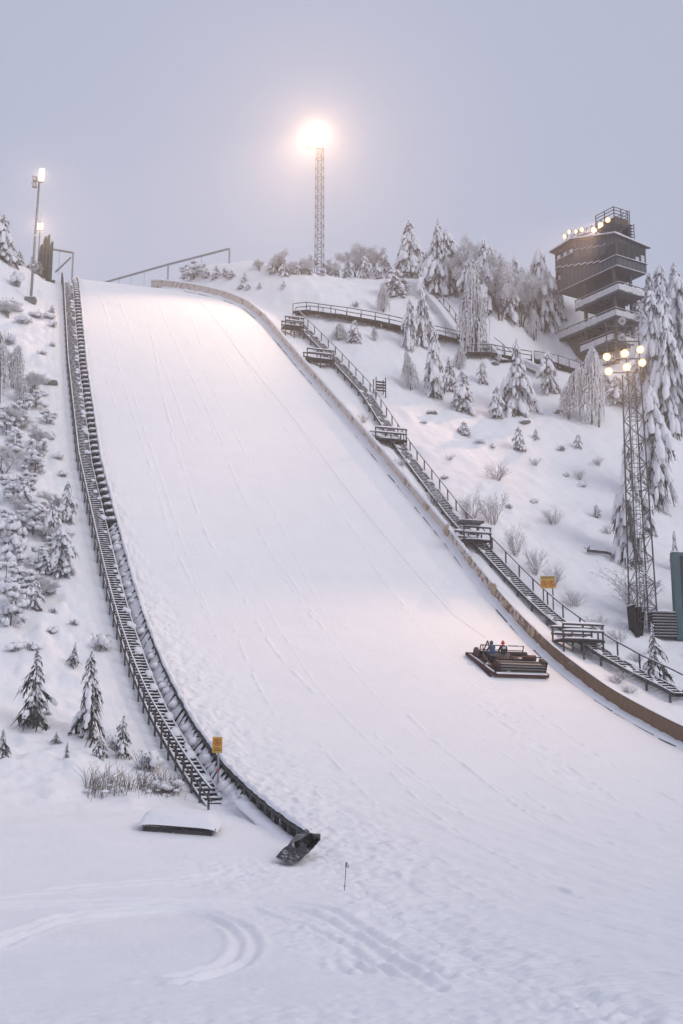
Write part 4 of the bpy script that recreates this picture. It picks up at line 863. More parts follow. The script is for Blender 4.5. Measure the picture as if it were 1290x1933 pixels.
def ramp(nodes, label, w=1.4, parapet=True):
    lf = curve_fn(nodes); s0, s1 = min(n[0] for n in nodes), max(n[0] for n in nodes)
    zz = {s: gz(s, lf(s)) for s in (s0, (s0 + s1) / 2, s1)}
    zf = lambda s: float(np.interp(s, sorted(zz), [zz[k] for k in sorted(zz)])) + .55
    t = thing('wooden_staircase', W(s0, lf(s0)), label, 'staircase')
    staircase(t, lf, zf, s0, s1, w, .24, 1.9, 1, None, 1.0)
    P = lambda s, dl, dz: Vector((*(HO + s * HA + (lf(s) + dl) * HB), zf(s) + dz))
    if parapet:
        m = MB(); m.beam(P(s0, -w / 2 - .12, .15), P(s1, -w / 2 - .12, .15), .10, .75); m.build('parapet', MAT['pale_board'], t)
        m = MB(); m.roll([P(s, -w / 2 - .12, .53) for s in np.arange(s0, s1, .5)], B3, .34, .26, R); m.build('parapet_snow', MAT['snow_pad'], t, True)
    m = MB(); m.roll([P(s, 0, .02) for s in np.arange(s0, s1, .5)], B3, w * .8, .17, R); m.build('tread_snow', MAT['snow_pad'], t, True)
ramp(UPPER_STAIR, 'snow-filled staircase with snowy parapet climbing to the ridge behind the birch')
ramp([(87.9, 39.9), (91.9, 39.3)], 'short steep snow-covered stairs between the boardwalks')
ramp([(83.4, 43.4), (87.0, 42.0)], 'lower snow-covered stairs running down towards the tower base')
# ---------------------------------------------------------------- floodlights, masts, poles
def floodlight(root, pos, aim, r, lit=True, big=False, length=.45, name='floodlight'):
    """pos in the root's local space; a bowl with a lens facing aim"""
    aim = Vector(aim).normalized(); pos = Vector(pos); m = MB()
    back = pos - aim * length
    m.tube([back, back + aim * length * .35, pos - aim * .02], r * .45, 14, 0, r)
    h = m.build(name, MAT['lamp_housing'], root, True, local=True)
    m = MB(); m.tube([pos - aim * .018, pos + aim * .012], r * .95, 18)
    m.build('reflector', MAT['lamp_rim_glow'] if lit else MAT['lamp_dead'], h, local=True)  # on lit lamps the bulb's light is painted on as emission
    m = MB(); m.tube([pos + aim * .013, pos + aim * .03], r * (.70 if lit else .45), 18)
    m.build('lens', MAT['lamp_lit_big' if big else 'lamp_lit'] if lit else MAT['lamp_housing'], h, local=True)
    return h
def spot(root, pos, target, power, size, blend=.6, radius=.5, col=(1.0, .66, .42)):  # serves the lamps' own light and added beams that only make halos
    d = bpy.data.lights.new('lamp_and_halo_light', 'SPOT'); d.energy = power; d.spot_size = math.radians(size); d.spot_blend = blend
    d.shadow_soft_size = radius; d.color = col
    o = bpy.data.objects.new('lamp_and_halo_light', d); COL.objects.link(o); o.parent = root
    o.location = pos; o.rotation_euler = (Vector(target) - (root.location + Vector(pos))).to_track_quat('-Z', 'Y').to_euler()
    return o
def lattice(root, h, w0, w1, nseg, leg_r, br_r, rot=0.0, sunk=1.0):
    c = lambda k, t: Vector((math.cos(rot + math.pi / 4 + k * math.pi / 2), math.sin(rot + math.pi / 4 + k * math.pi / 2), 0)) * ((w0 + (w1 - w0) * t) * .7071)
    for k in range(4):
        m = MB(); m.beam(c(k, 0) - Z * sunk, c(k, 1) + Z * h, leg_r * 2, leg_r * 2, 0, Vector((1, 0, 0))); m.build('mast_leg', MAT['mast_steel'], root, local=True)
    m = MB()
    for i in range(nseg):
        t0, t1 = i / nseg, (i + 1) / nseg
        for k in range(4):
            a, b = (k, (k + 1) % 4) if (i + k) % 2 else ((k + 1) % 4, k)
            m.beam(c(a, t0) + Z * h * t0, c(b, t1) + Z * h * t1, br_r * 2, br_r * 2)
            if i % 2 == 0: m.beam(c(k, t0) + Z * h * t0, c((k + 1) % 4, t0) + Z * h * t0, br_r * 2, br_r * 2)
    m.build('bracing', MAT['mast_steel'], root, local=True)['kind'] = 'stuff'
    m = MB(); q = .16
    for x in (-q, q): m.beam((x, 0, 0), (x * .9, 0, h), .03, .03, 0, Vector((1, 0, 0)))
    for i in range(int(h / .5)): m.beam((-q, 0, .5 * i + .3), (q, 0, .5 * i + .3), .03, .03)
    m.build('ladder', MAT['mast_steel'], root, local=True)
HILL_MID = WS(55, 1, 0); HILL_LOW = WS(22, 0, 0)
# right mast
b = W(MAST_RIGHT[0], MAST_RIGHT[1]); MR = thing('light_mast', b, 'grey steel lattice light mast with six glowing floodlights at the right edge', 'light mast')
HM = 20.6
lattice(MR, HM, 1.6, 1.05, 22, .05, .021, math.radians(12))
m = MB()
for z in (HM, HM + 1.15, HM + 2.6, HM + 3.9): m.beam((-2.0, -.15, z), (.9, .55, z + .25), .09, .09)
for x, y in ((-1.85, -.1), (-.3, .25), (.85, .55)): m.beam((x, y, HM - .2), (x, y, HM + 4.3), .08, .08, 0, Vector((1, 0, 0)))
m.build('lamp_rack', MAT['mast_steel'], MR, local=True)
aim = (HILL_LOW - b - Z * HM)
for x, y, z, lit in ((-1.85, -.35, HM + .05, 1), (-.35, -.05, HM + .5, 1), (.95, .2, HM + .95, 1), (-1.95, -.35, HM + 1.25, 1), (-.45, -.05, HM + 1.65, 1), (.85, .2, HM + 2.05, 1),
                     (-.6, .1, HM + 3.0, 0), (.8, .4, HM + 3.4, 0), (-.5, .1, HM + 4.4, 0), (.85, .4, HM + 4.8, 0)):
    ax = Vector(aim).normalized(); ax = (ax + Vector((.35 + .2 * x, -.6, 0))).normalized()
    floodlight(MR, (x, y, z), ax, .33, bool(lit))
spot(MR, (-.6, -.9, HM + 1.2), WS(24, 2, 0), 12500, 70, .8, .8, (1.0, .60, .34))
spot(MR, (-.5, -.9, HM + 1.2), (0, 0, 2), 110000, 5, 1.0, .6)  # extra narrow beam towards the viewer, added to make a halo round the lamps
# tall mast behind the crest
b = W(MAST_MID[0], MAST_MID[1]); MM = thing('light_mast', b, 'tall slender lattice mast topped by the brightest floodlight behind the crest', 'light mast')
HM = 19.2
lattice(MM, HM, 1.05, .85, 26, .036, .018, math.radians(20))
m = MB()
for z in (HM + .2, HM + 1.3, HM + 2.4): m.beam((-1.7, -.3, z), (.5, .3, z), .09, .09)
for x in (-1.6, .4): m.beam((x, .3 * x / 1.7, HM - .3), (x, .3 * x / 1.7, HM + 3.0), .08, .08, 0, Vector((1, 0, 0)))
m.build('lamp_rack', MAT['mast_steel'], MM, local=True)
for x, z in ((-1.5, HM + .8), (-.5, HM + .8), (.4, HM + .8), (-1.5, HM + 1.9), (-.5, HM + 1.9), (.4, HM + 1.9), (-1.0, HM + 3.0), (0, HM + 3.0)):
    floodlight(MM, (x, -.6, z), Vector((-.45, -1, -.42)), .43, True, True)
spot(MM, (-.8, -1.5, HM + 2.0), (-34, 110, 23), 84000, 44, .8, 1.0)
spot(MM, (-.5, -1.3, HM + 2.0), (0, 0, 2), 900000, 6, 1.0, .8, (1.0, .62, .36))  # second beam added only for the round glow in the haze
# left lamp pole
b = W(POLE[0], POLE[1]); PL = thing('lamp_pole', b, 'leaning grey lamp pole on a concrete block left of the slope crest', 'lamp pole')
HP = 15.2
m = MB(); m.tube([(0, 0, -.5), (0, 0, HP)], .17, 10, 0, .12); m.build('pole', MAT['steel'], PL, True, local=True)
m = MB(); m.box((0, 0, .05), Vector((.62, 0, 0)), Vector((0, .5, 0)), Vector((0, 0, .42))); m.build('concrete_block', MAT['concrete'], PL, local=True)
m = MB(); m.pad((0, 0, .47), Vector((.66, 0, 0)), Vector((0, .52, 0)), Vector((0, 0, .16)), R, .08, 0, ICO2, .2); m.build('snow_cap', MAT['snow_pad'], PL, True, local=True)
for z in (4.5, 8.2): 
    m = MB(); m.tube([(0, 0, z), (0, 0, z + .14)], .19, 10); m.build('collar', MAT['rime'], PL, local=True)
m = MB(); m.tube([(-.42, 0, .2), (-.36, 0, HP - .6)], .025, 5)
for i in range(28): m.beam((-.42, 0, .6 + .5 * i), (-.12, 0, .6 + .5 * i), .025, .025)
m.build('ladder', MAT['rime'], PL, local=True)
for z in (HP + .25, HP - .55):
    m = MB(); m.box((-.52, -.1, z), Vector((.28, .05, 0)), Vector((-.03, .2, 0)), Vector((-.06, 0, .30))); q = m.build('dark_floodlight', MAT['lamp_housing'], PL, local=True)
    m = MB(); m.box((-.55, -.31, z), Vector((.20, .03, 0)), Vector((0, .006, 0)), Vector((-.04, 0, .2))); m.build('lens', MAT['lamp_dead'], q, local=True)
m = MB(); m.box((.22, 0, HP + .75), Vector((.22, 0, 0)), Vector((0, .16, 0)), Vector((0, 0, .85))); q = m.build('floodlight', MAT['lamp_housing'], PL, local=True)
m = MB(); m.box((.30, -.19, HP + .75), Vector((.28, 0, 0)), Vector((0, .02, 0)), Vector((0, 0, .80))); m.build('lens', MAT['lamp_lit'], q, local=True)
spot(PL, (.5, -.8, HP + .7), WS(70, 2, 0), 2000, 80, .9, .4)
spot(PL, (.4, -.8, HP + .7), (0, 0, 2), 60000, 6, 1.0, .3)  # added beam along the sightline, gives the pole lamp its halo
PL.rotation_euler = (0, math.radians(1.0), 0)
# lamp behind the green screen
b = W(121, -13.0); t = thing('lamp_post', b, 'short lamp post with a bright glowing lamp behind the green screen', 'lamp post')
m = MB(); m.tube([(0, 0, -.5), (0, 0, 8.0)], .1, 8); m.build('post', MAT['steel'], t, True, local=True)
m = MB(); m.tube([(0, 0, 8.0), (0, 0, 9.4)], .02, 4); m.build('antenna', MAT['steel'], t, local=True)
m = MB(); m.box((0, 0, 7.2), Vector((.5, 0, 0)), Vector((0, .14, 0)), Vector((0, 0, .5))); q = m.build('floodlight', MAT['lamp_housing'], t, local=True)
m = MB(); m.box((0, -.17, 7.2), Vector((.46, 0, 0)), Vector((0, .02, 0)), Vector((0, 0, .46))); m.build('lens', MAT['lamp_lit'], q, local=True)
spot(t, (.3, -.9, 7.3), WS(60, 5, 0), 1200, 110, .9, .4)
spot(t, (0, -.9, 7.2), (0, 0, 2), 150000, 6, 1.0, .4)  # narrow beam added for the glow seen round this lamp
# green wind screen: a row of tall panels
b = W(117.5, -11.9); t = thing('wind_screen', b, 'tall dark green windbreak panels at the top left of the hill', 'windbreak')
for i in range(4):
    c = W(114.6 + 1.9 * i, -12.0 - .28 * i); h = (5.2, 6.0, 5.6, 4.4)[i]; m = MB()
    m.box(c + Z * (h / 2 - .4), B3 * .07 + A3 * .0, A3 * .86, Z * (h / 2 + .2)); m.build('panel', MAT['green_panel'], t)
    m = MB(); m.beam(c - A3 * .9 + B3 * .14 - Z * .6, c - A3 * .9 + B3 * .14 + Z * (h - .1), .22, .22, 0, A3); m.build('post', MAT['green_panel'], t)
c = W(114, -11.9); m = MB(); m.box(c + Z * .02, B3 * .6, A3 * .35, Z * .16); m.build('footing', MAT['green_panel'], t)
# steel net frames at the take-off
def frame(name, label, pts, posts, hang, diag=None):
    t = thing(name, pts[0] - Z * 3, label, 'frame')
    for a, b in zip(pts[:-1], pts[1:]):
        m = MB(); m.beam(a, b, .16, .26); m.build('top_beam', MAT['steel'], t)
    for p, h in posts:
        m = MB(); m.beam(p, p - Z * h, .22, .22, 0, A3); m.build('post', MAT['steel'], t)
    for p, h in hang:
        m = MB(); m.beam(p, p - Z * h, .045, .045, 0, A3); m.build('hanger', MAT['steel'], t)
    if diag:
        m = MB(); m.beam(diag[0], diag[1], .16, .16); m.build('diagonal', MAT['steel'], t)
# right frame follows the right rim of the knoll back towards the take-off
q0 = W(121.5, 13.3, 2.3); q1 = WS(128, 5.8, 2.6); q1.z = q0.z - .75; q2 = WS(137, -3.4, 1.6); q2.z = q0.z - 1.6
lerp = lambda a, b, t: a + (b - a) * t
frame('net_frame', 'right grey steel net frame with hanging rods above the slope crest', [q0, q1, q2], [(q0, 4), (q1, 5), (lerp(q1, q2, .86), 4)],
      [(lerp(q0, q1, .45), 3.5), (lerp(q1, q2, .32), 4.5), (lerp(q1, q2, .5), 4.5), (lerp(q1, q2, .66), 4.5)])
p0 = WS(118.5, -8.7, 3.6); p1 = WS(124, -12.6, 4.2)
frame('net_frame', 'left grey steel net frame with diagonal strut at the top of the left stairs', [p0, p1], [(p0, 4.5)], [(lerp(p0, p1, .4), 3.5), (lerp(p0, p1, .75), 3.5)], (lerp(p0, p1, .06) - Z * .7, lerp(p0, p1, .5) - Z * 3.2))
# ---------------------------------------------------------------- judges tower
TX, TY, TZ = TOWER
_p = np.array([TX, TY]) - HO; ts_, tl_ = float(_p @ HA), float(_p @ HB)
tg = gz(ts_, tl_)
JT = thing('judges_tower', (TX, TY, TZ), 'grey timber judges tower on tall columns with stepped windows and roof lights', 'tower', None, math.radians(33))
JW, JL = 5.3, 11.4                       # along local x (right facade) and local y (left facade); z = 0 is the underside of the cabin
def lp(name, m, mats, parent=JT, smooth=False): return m.build(name, mats, parent, smooth, local=True)
def roof_z(y): return float(np.interp(y, [0, 7.75, JL], [4.1, 6.15, 5.9]))
# cabin walls: vertical boards
bw = .38
n = int(JL / bw); bw = JL / n
def opening(y):      # (z0, z1) cut-outs in the left facade between boards
    return []
for i in range(n):
    y0, y1 = i * bw, (i + 1) * bw; m = MB(); zt0, zt1 = roof_z(y0), roof_z(y1); dx = R.uniform(0, .012)
    vs = [(-dx, y0 + .006, 0), (-dx, y1 - .006, 0), (-dx, y1 - .006, zt1), (-dx, y0 + .006, zt0), (.12, y0 + .006, 0), (.12, y1 - .006, 0), (.12, y1 - .006, zt1), (.12, y0 + .006, zt0)]
    m.add(vs, [(0, 3, 2, 1), (4, 5, 6, 7), (0, 1, 5, 4), (3, 7, 6, 2), (0, 4, 7, 3), (1, 2, 6, 5)])
    lp('wall_board', m, MAT['tower_wood' if i % 2 else 'tower_wood_b'])
n2 = 13
for i in range(n2):
    x0, x1 = .125 + (JW - .125) * i / n2, .125 + (JW - .125) * (i + 1) / n2; m = MB(); dy = R.uniform(0, .012)
    m.abox(x0 + .006, x1 - .006, -dy, .12, 0, 4.05, 0); lp('wall_board', m, MAT['tower_wood' if i % 2 else 'tower_wood_b'])
m = MB(); m.abox(JW - .12, JW, .125, JL - .13, 0, 4.05); lp('rear_wall', m, MAT['tower_wood'])
m = MB(); m.abox(.125, JW, JL - .12, JL, 0, 4.05); lp('end_wall', m, MAT['tower_wood'])
for i in range(10):
    x0 = .125 + i * .517; m = MB(); m.abox(x0, x0 + .5, .125, JL - .125, -.05, .05); lp('floor_board', m, MAT['tower_wood_b'])
m = MB(); m.abox(-.05, JW, -.05, .0, -.06, .03); m.abox(-.05, -.013, 0, JL, -.06, .03); lp('bottom_trim', m, MAT['pale_board'])
# roof
m = MB(); ys = [-.45, 7.75, JL + .5]; ov = .55; zr = [3.98, 6.2, 5.85]
vs = []
for y, z in zip(ys, zr): vs += [(-ov, y, z), (JW + .5, y, z - .55), (-ov, y, z + .22), (JW + .5, y, z - .33)]
fs = []
for i in range(2): o = i * 4; fs += [(o, o + 4, o + 5, o + 1), (o + 2, o + 3, o + 7, o + 6), (o, o + 2, o + 6, o + 4), (o + 1, o + 5, o + 7, o + 3)]
fs += [(0, 1, 3, 2), (8, 10, 11, 9)]
m.add(vs, fs); rf = lp('roof', m, MAT['tower_wood_b'])
m = MB(); vs = []
for y, z in zip([-.40, 3.5, 7.75, JL + .42], [4.22, 5.26, 6.44, 6.09]): vs += [(-ov + .05, y, z), (-ov + .12, y, z + .12), (JW + .4, y, z - .43), (JW + .45, y, z - .56)]
fs = []
for i in range(3): fs += [(i * 4 + j, i * 4 + 4 + j, i * 4 + 5 + j, i * 4 + 1 + j) for j in range(3)]
fs += [(0, 1, 2, 3), (12, 15, 14, 13)]
m.add(vs, fs); lp('roof_snow', m, MAT['snow_pad'], rf)
m = MB(); m.beam((-ov - .02, -.47, 4.14), (-ov - .02, 7.75, 6.36), .05, .14); m.beam((-ov - .02, 7.75, 6.36), (-ov - .02, JL + .5, 6.0), .05, .14); m.beam((-ov, -.48, 4.14), (JW + .5, -.48, 3.6), .05, .14); lp('fascia', m, MAT['pale_board'], rf)
# windows of the left facade (y0, y1, z0, z1); each a recessed pane in a proud frame
def window_l(y0, y1, z0, z1, panes=1, sill=True, glass='glass', skew=0.0):
    m = MB(); f = .07
    m.abox(-.06, .02, y0, y0 + f, z0, z1); m.abox(-.06, .02, y1 - f, y1, z0, z1); m.abox(-.06, .02, y0 + f, y1 - f, z1 - f, z1); m.abox(-.06, .02, y0 + f, y1 - f, z0, z0 + f)
    w = lp('window', m, MAT['old_wood'])
    k = (y1 - y0 - 2 * f) / panes
    for i in range(panes):
        m = MB(); m.abox(-.03, -.018, y0 + f + i * k + .012, y0 + f + (i + 1) * k - .012, z0 + f, z1 - f); lp('pane', m, MAT[glass], w)
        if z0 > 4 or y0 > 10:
            m = MB(); m.abox(-.034, -.031, y0 + f + .1, y1 - f - .25, z0 + f, z0 + (z1 - z0) * .6); lp('sky_reflection_patch', m, MAT['glass_reflection'], w)  # sky reflection shaped as a mirror patch on the lower pane
    if sill:
        m = MB(); m.abox(-.20, -.062, y0 - .02, y1 + .02, z0 - .05, z0 + .02); m.abox(-.19, -.064, y0, y1, z0 + .022, z0 + .09, 1); lp('sill', m, [MAT['old_wood'], MAT['snow_pad']], w)
window_l(.05, 1.72, 1.30, 3.05, 2)
for i in range(8):                       # eight stepped booths, each a little higher than the last, with its own snowy ledge
    y0 = 1.78 + 1.19 * i; y1 = y0 + 1.10; zb = 1.22 + .30 * i
    m = MB(); m.abox(-.24, -.013, y0 - .02, y1 + .02, zb - .06, zb + .02); m.abox(-.23, -.015, y0, y1, zb + .022, zb + .13, 1); lp('ledge', m, [MAT['old_wood'], MAT['snow_pad']])
    top = min(zb + 2.25, roof_z(y0) - .45)
    if i < 2:
        window_l(y0, y1, zb + .16, zb + 1.0, 1, False)
        m = MB(); m.abox(-.07, -.013, y0 + .03, y1 - .03, zb + 1.03, top); lp('shutter', m, MAT['tower_wood_b'])
    elif i < 5:
        m = MB(); m.abox(-.045, -.013, y0 + .05, y1 - .05, zb + .16, zb + .92); lp('lower_panel', m, MAT['tower_wood_b'])
        m = MB(); m.abox(-.07, -.013, y0 + .03, y1 - .03, zb + .95, top); lp('shutter', m, MAT['tower_wood_b' if i % 2 else 'tower_wood'])
    else:
        m = MB(); m.abox(-.05, -.013, y0 + .04, y1 - .04, zb + .16, 4.28); lp('lower_panel', m, MAT['tower_wood_b'])
        window_l(y0, y1, 4.45, 5.55, 1, True)
    if i < 5:
        m = MB(); m.abox(-.12, -.013, y0, y1, top + .005, top + .07); lp('lintel', m, MAT['pale_board'])
window_l(10.25, 11.2, 1.55, 2.75)
# right facade: a band of five panes
for i in range(5):
    x0 = .22 + i * 1.0; m = MB(); f = .07; z0, z1 = 1.30, 3.05 - .02 * i
    m.abox(x0, x0 + f, -.06, .02, z0, z1); m.abox(x0 + .9 - f, x0 + .9, -.06, .02, z0, z1); m.abox(x0 + f, x0 + .9 - f, -.06, .02, z1 - f, z1); m.abox(x0 + f, x0 + .9 - f, -.06, .02, z0, z0 + f)
    w = lp('window', m, MAT['tower_wood_b'])
    m = MB(); m.abox(x0 + f, x0 + .9 - f, -.03, -.018, z0 + f, z1 - f); lp('pane', m, MAT['glass'], w)
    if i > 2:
        m = MB(); m.abox(x0 + f + .1, x0 + .84 - f, -.034, -.031, z0 + f, z0 + f + (.55, 1.0)[i - 3]); lp('sky_reflection_patch', m, MAT['glass_reflection'], w)  # painted-on sky reflection, rightmost panes only
m = MB(); m.abox(-.15, JW + .02, -.20, -.064, 1.2, 1.27); m.abox(-.14, JW, -.19, -.066, 1.272, 1.34, 1); lp('long_sill', m, [MAT['old_wood'], MAT['snow_pad']])
m = MB(); m.abox(-.1, JW, -.10, -.062, 3.1, 3.18); lp('window_head', m, MAT['old_wood'])
# columns and decks
BASE = tg - TZ - 2.5
for x, y, w in ((.35, 1.0, .34), (.35, 6.3, .34), (3.9, 1.6, .34), (3.9, 6.6, .34)):
    m = MB(); m.abox(x - w / 2, x + w / 2, y - w / 2, y + w / 2, BASE, -.06); lp('column', m, MAT['brown_wood' if x < 1 else 'tower_wood'])
def deck(z, x0, x1, y0, y1, front=True, right=True, tag_='deck'):
    m = MB(); m.abox(x0, x1, y0, y1, z - .14, z); d = lp(tag_, m, MAT['tower_wood'])
    for k in range(int((y1 - y0) / 1.2)):
        m = MB(); m.abox(x0 + .05, x1 - .05, y0 + .5 + k * 1.2, y0 + .62 + k * 1.2, z - .34, z - .145); lp('joist', m, MAT['tower_wood_b'], d)
    m = MB(); m.abox(x0 - .02, x0 + .1, y0, y1, z - .42, z - .145); lp('edge_beam', m, MAT['old_wood'], d)
    m = MB(); m.roll([(x0 + .04, y0 + (y1 - y0) * i / 10, z - .140) for i in range(11)], Vector((1, 0, 0)), .04, .01, R); 
    if front:
        kk = max(2, int((y1 - y0) / 2.2))
        for i in range(kk):
            a, b = y0 + (y1 - y0) * i / kk + .03, y0 + (y1 - y0) * (i + 1) / kk - .03
            m = MB(); m.abox(x0 - .03, x0 + .02, a, b, z + .06, z + .82); lp('parapet_panel', m, MAT['pale_board'], d)
        m = MB(); m.abox(x0 - .06, x0 + .04, y0, y1, z + 1.0, z + 1.08); m.abox(x0 - .05, x0 + .03, y0, y1, z + 1.082, z + 1.13, 1); lp('top_rail', m, [MAT['old_wood'], MAT['snow_pad']], d)
        for i in range(kk + 1):
            y = y0 + (y1 - y0) * i / kk; m = MB(); m.abox(x0 + .025, x0 + .10, y - .04, y + .04, z, z + .995); lp('rail_post', m, MAT['old_wood'], d)
    if right:
        m = MB(); m.abox(x0, x1, y0 - .06, y0 - .01, z + .06, z + .82); lp('parapet_panel', m, MAT['pale_board'], d)
        m = MB(); m.abox(x0, x1, y0 - .08, y0, z + 1.0, z + 1.08); m.abox(x0, x1, y0 - .07, y0 - .01, z + 1.082, z + 1.13, 1); lp('top_rail', m, [MAT['old_wood'], MAT['snow_pad']], d)
        for i in range(4):
            x = x0 + .1 + (x1 - x0 - .2) * i / 3; m = MB(); m.abox(x - .04, x + .04, y0 - .005, y0 + .06, z, z + .995); lp('rail_post', m, MAT['old_wood'], d)
deck(-3.5, -.25, 4.3, -.35, 7.6)
deck(-6.6, -.05, 4.2, .6, 16.2, True, True, 'bridge_deck')
deck(-9.6, -.05, 4.2, 1.3, 7.2)
deck(-12.4, -.05, 4.2, 1.3, 7.0, True, False)
# plank walls under the decks
for i in range(10):
    y0 = 6.8 + i * .5; m = MB(); m.abox(.75 + R.uniform(0, .02), .85, y0 + .006, y0 + .494, BASE, -7.05); lp('base_plank', m, MAT['brown_wood'])
for i in range(9):
    y0 = 1.3 + i * .6; m = MB(); m.abox(1.6 + R.uniform(0, .02), 1.7, y0 + .006, y0 + .594, BASE, -12.85); lp('base_plank', m, MAT['brown_wood'])
for i in range(7):
    x0 = .7 + i * .5; m = MB(); m.abox(x0 + .006, x0 + .494, 1.5, 1.58 + R.uniform(0, .02), BASE, -12.85); lp('base_plank', m, MAT['brown_wood'])
m = MB(); m.abox(1.9, 3.6, 2.4, 6.0, -9.2, -.1); lp('stair_core', m, MAT['tower_wood_b'])
m = MB(); m.beam((.1, 8.5, -10.6), (.1, 1.2, -5.2), .06, .09); lp('guy_beam', m, MAT['old_wood'])
# light gantry on the roof
m = MB()
for x in (.0, 1.3): m.beam((x, 8.2, 6.6), (x, 1.2, 5.75), .10, .12); m.beam((x, 8.2, 6.9), (x, 2.2, 6.9), .05, .05)
for i in range(8): m.beam((0, 8.0 - i * .85, 6.5 - i * .09), (0, 7.6 - i * .85, 7.1), .05, .05); m.beam((0, 7.2 - i * .85, 6.4 - i * .09), (0, 7.6 - i * .85, 7.1), .05, .05)
lp('gantry', m, MAT['old_wood'])
PZ = 5.55
m = MB(); m.abox(-.4, 2.1, -.3, 3.0, PZ, PZ + .12); pf = lp('roof_platform', m, MAT['tower_wood'])
m = MB(); m.abox(-.4, 2.1, -.36, -.31, PZ + .1, PZ + .95); m.abox(-.46, -.41, -.3, 3.0, PZ + .1, PZ + .75); lp('platform_side', m, MAT['brown_wood'], pf)
for h in (1.3, 1.75, 2.15):
    m = MB(); m.abox(-.44, 2.1, -.36, -.30, PZ + h, PZ + h + .09); m.abox(-.46, -.40, -.3, 3.0, PZ + h, PZ + h + .09); m.abox(2.04, 2.1, -.3, 3.0, PZ + h, PZ + h + .09)
    m.abox(-.43, 2.09, -.35, -.31, PZ + h + .092, PZ + h + .14, 1); lp('platform_rail', m, [MAT['old_wood'], MAT['snow_pad']], pf)
for x, y in ((-.4, -.3), (.8, -.33), (2.05, -.3), (-.4, 1.4), (-.4, 3.0), (2.05, 3.0)):
    m = MB(); m.abox(x - .05, x + .05, y - .05, y + .05, 4.2, PZ + 2.2); lp('platform_post', m, MAT['old_wood'], pf)
m = MB(); m.beam((-.3, -.2, PZ), (-.3, 2.6, 4.9), .07, .07); m.beam((-.3, 2.9, PZ), (-.3, .4, 4.6), .07, .07); m.beam((2.0, -.3, PZ), (.2, -.3, 4.5), .07, .07); lp('platform_brace', m, MAT['old_wood'], pf)
for i in range(6):
    m = MB(); m.beam((2.6, -.3, 4.0 + i * .4), (2.6, 1.6, 4.0 + i * .4), .7, .05); lp('roof_stair_tread', m, MAT['old_wood'])
m = MB(); m.beam((2.3, -.35, 3.7), (2.3, -.35, 7.9), .08, .08, 0, Vector((1, 0, 0))); m.beam((3.0, -.35, 3.6), (3.0, -.35, 6.2), .08, .08, 0, Vector((1, 0, 0))); lp('roof_stair_post', m, MAT['old_wood'])
rot = Matrix.Rotation(-math.radians(33), 3, 'Z')
def laim(target): return rot @ (Vector(target) - JT.location)
for (x, y, z, r, tgt) in ((-.75, .5, 6.15, .36, WS(10, -6)), (-.75, 1.8, 6.0, .36, WS(10, -6)), (-.75, 3.1, 5.75, .36, WS(10, -6)),
                          (-.8, 5.2, 6.6, .33, WS(75, -4)), (-.8, 6.3, 6.75, .28, WS(80, -4)), (-.8, 7.6, 7.2, .30, WS(75, -4)), (-.8, 8.5, 6.85, .36, WS(80, -4))):
    floodlight(JT, (x, y, z), laim(tgt), r, True)
    m = MB(); m.beam((x + .3, y, z - .1), (x + .3, y, z - .9), .06, .06, 0, Vector((1, 0, 0))); lp('lamp_arm', m, MAT['old_wood'])
def tspot(pos, target, power, size):
    o = spot(JT, pos, target, power, size, .8, .7, (1.0, .58, .36))
    wpos = JT.location + Matrix.Rotation(math.radians(33), 3, 'Z') @ Vector(pos)
    q = (Vector(target) - wpos).to_track_quat('-Z', 'Y'); o.rotation_euler = (Matrix.Rotation(-math.radians(33), 3, 'Z') @ q.to_matrix()).to_euler()
tspot((-1.05, 1.8, 5.95), WS(44, -3, 0), 56000, 36)
tspot((-1.15, 7.4, 7.1), WS(76, -2, 0), 2200, 36)
tspot((-1.3, 2.0, 6.0), (0, 0, 2), 26000, 5)  # added beam for the halo round the roof lights
# ---------------------------------------------------------------- piste roller with two riders
gs, gl = 29.3, 12.3
th = math.atan((float(zh(gs + 2)) - float(zh(gs - .0))) / 2.0)
gx = B3.copy(); gy = (A3 * math.cos(th) + Z * math.sin(th)).normalized(); gzv = gx.cross(gy)
GM = Matrix((gx, gy, gzv)).transposed()
G = thing('slope_roller', WS(gs, gl, .12), 'dark red piste roller sledge carrying two riders on the slope', 'slope machine')
G.rotation_euler = GM.to_euler(); G.scale = (.93, .93, .93)
def gp(name, m, mats, parent=G, smooth=False): return m.build(name, mats, parent, smooth, local=True)
V = Vector
# outer frame: x across the slope, y uphill, z off the snow
m = MB(); m.beam((-2.0, -.1, .12), (2.15, -.1, .12), .16, .22); m.abox(-1.9, 2.0, -.2, .0, .235, .29, 1); gp('front_beam', m, [MAT['red_paint'], MAT['snow_pad']])
m = MB(); m.beam((-2.0, -.1, .14), (-2.55, 3.7, .14), .16, .24); m.beam((-2.02, .1, .275), (-2.5, 3.4, .275), .12, .04, 1); gp('side_beam', m, [MAT['red_paint'], MAT['snow_pad']])
m = MB(); m.beam((2.1, -.1, .14), (1.95, 3.6, .14), .16, .22); gp('side_beam', m, MAT['red_paint'])
m = MB(); m.beam((-2.7, 3.8, .14), (2.0, 3.6, .14), .16, .22); gp('rear_beam', m, MAT['red_paint'])
m = MB(); m.abox(-1.8, 1.9, .1, 3.5, .1, .18); gp('floor_plate', m, MAT['machine_black'])
for x in (-2.25, -1.0, .4, 1.7):
    m = MB(); m.beam((x, 0, -.02), (x - .1, 3.7, -.02), .14, .10); gp('runner', m, MAT['machine_black'])
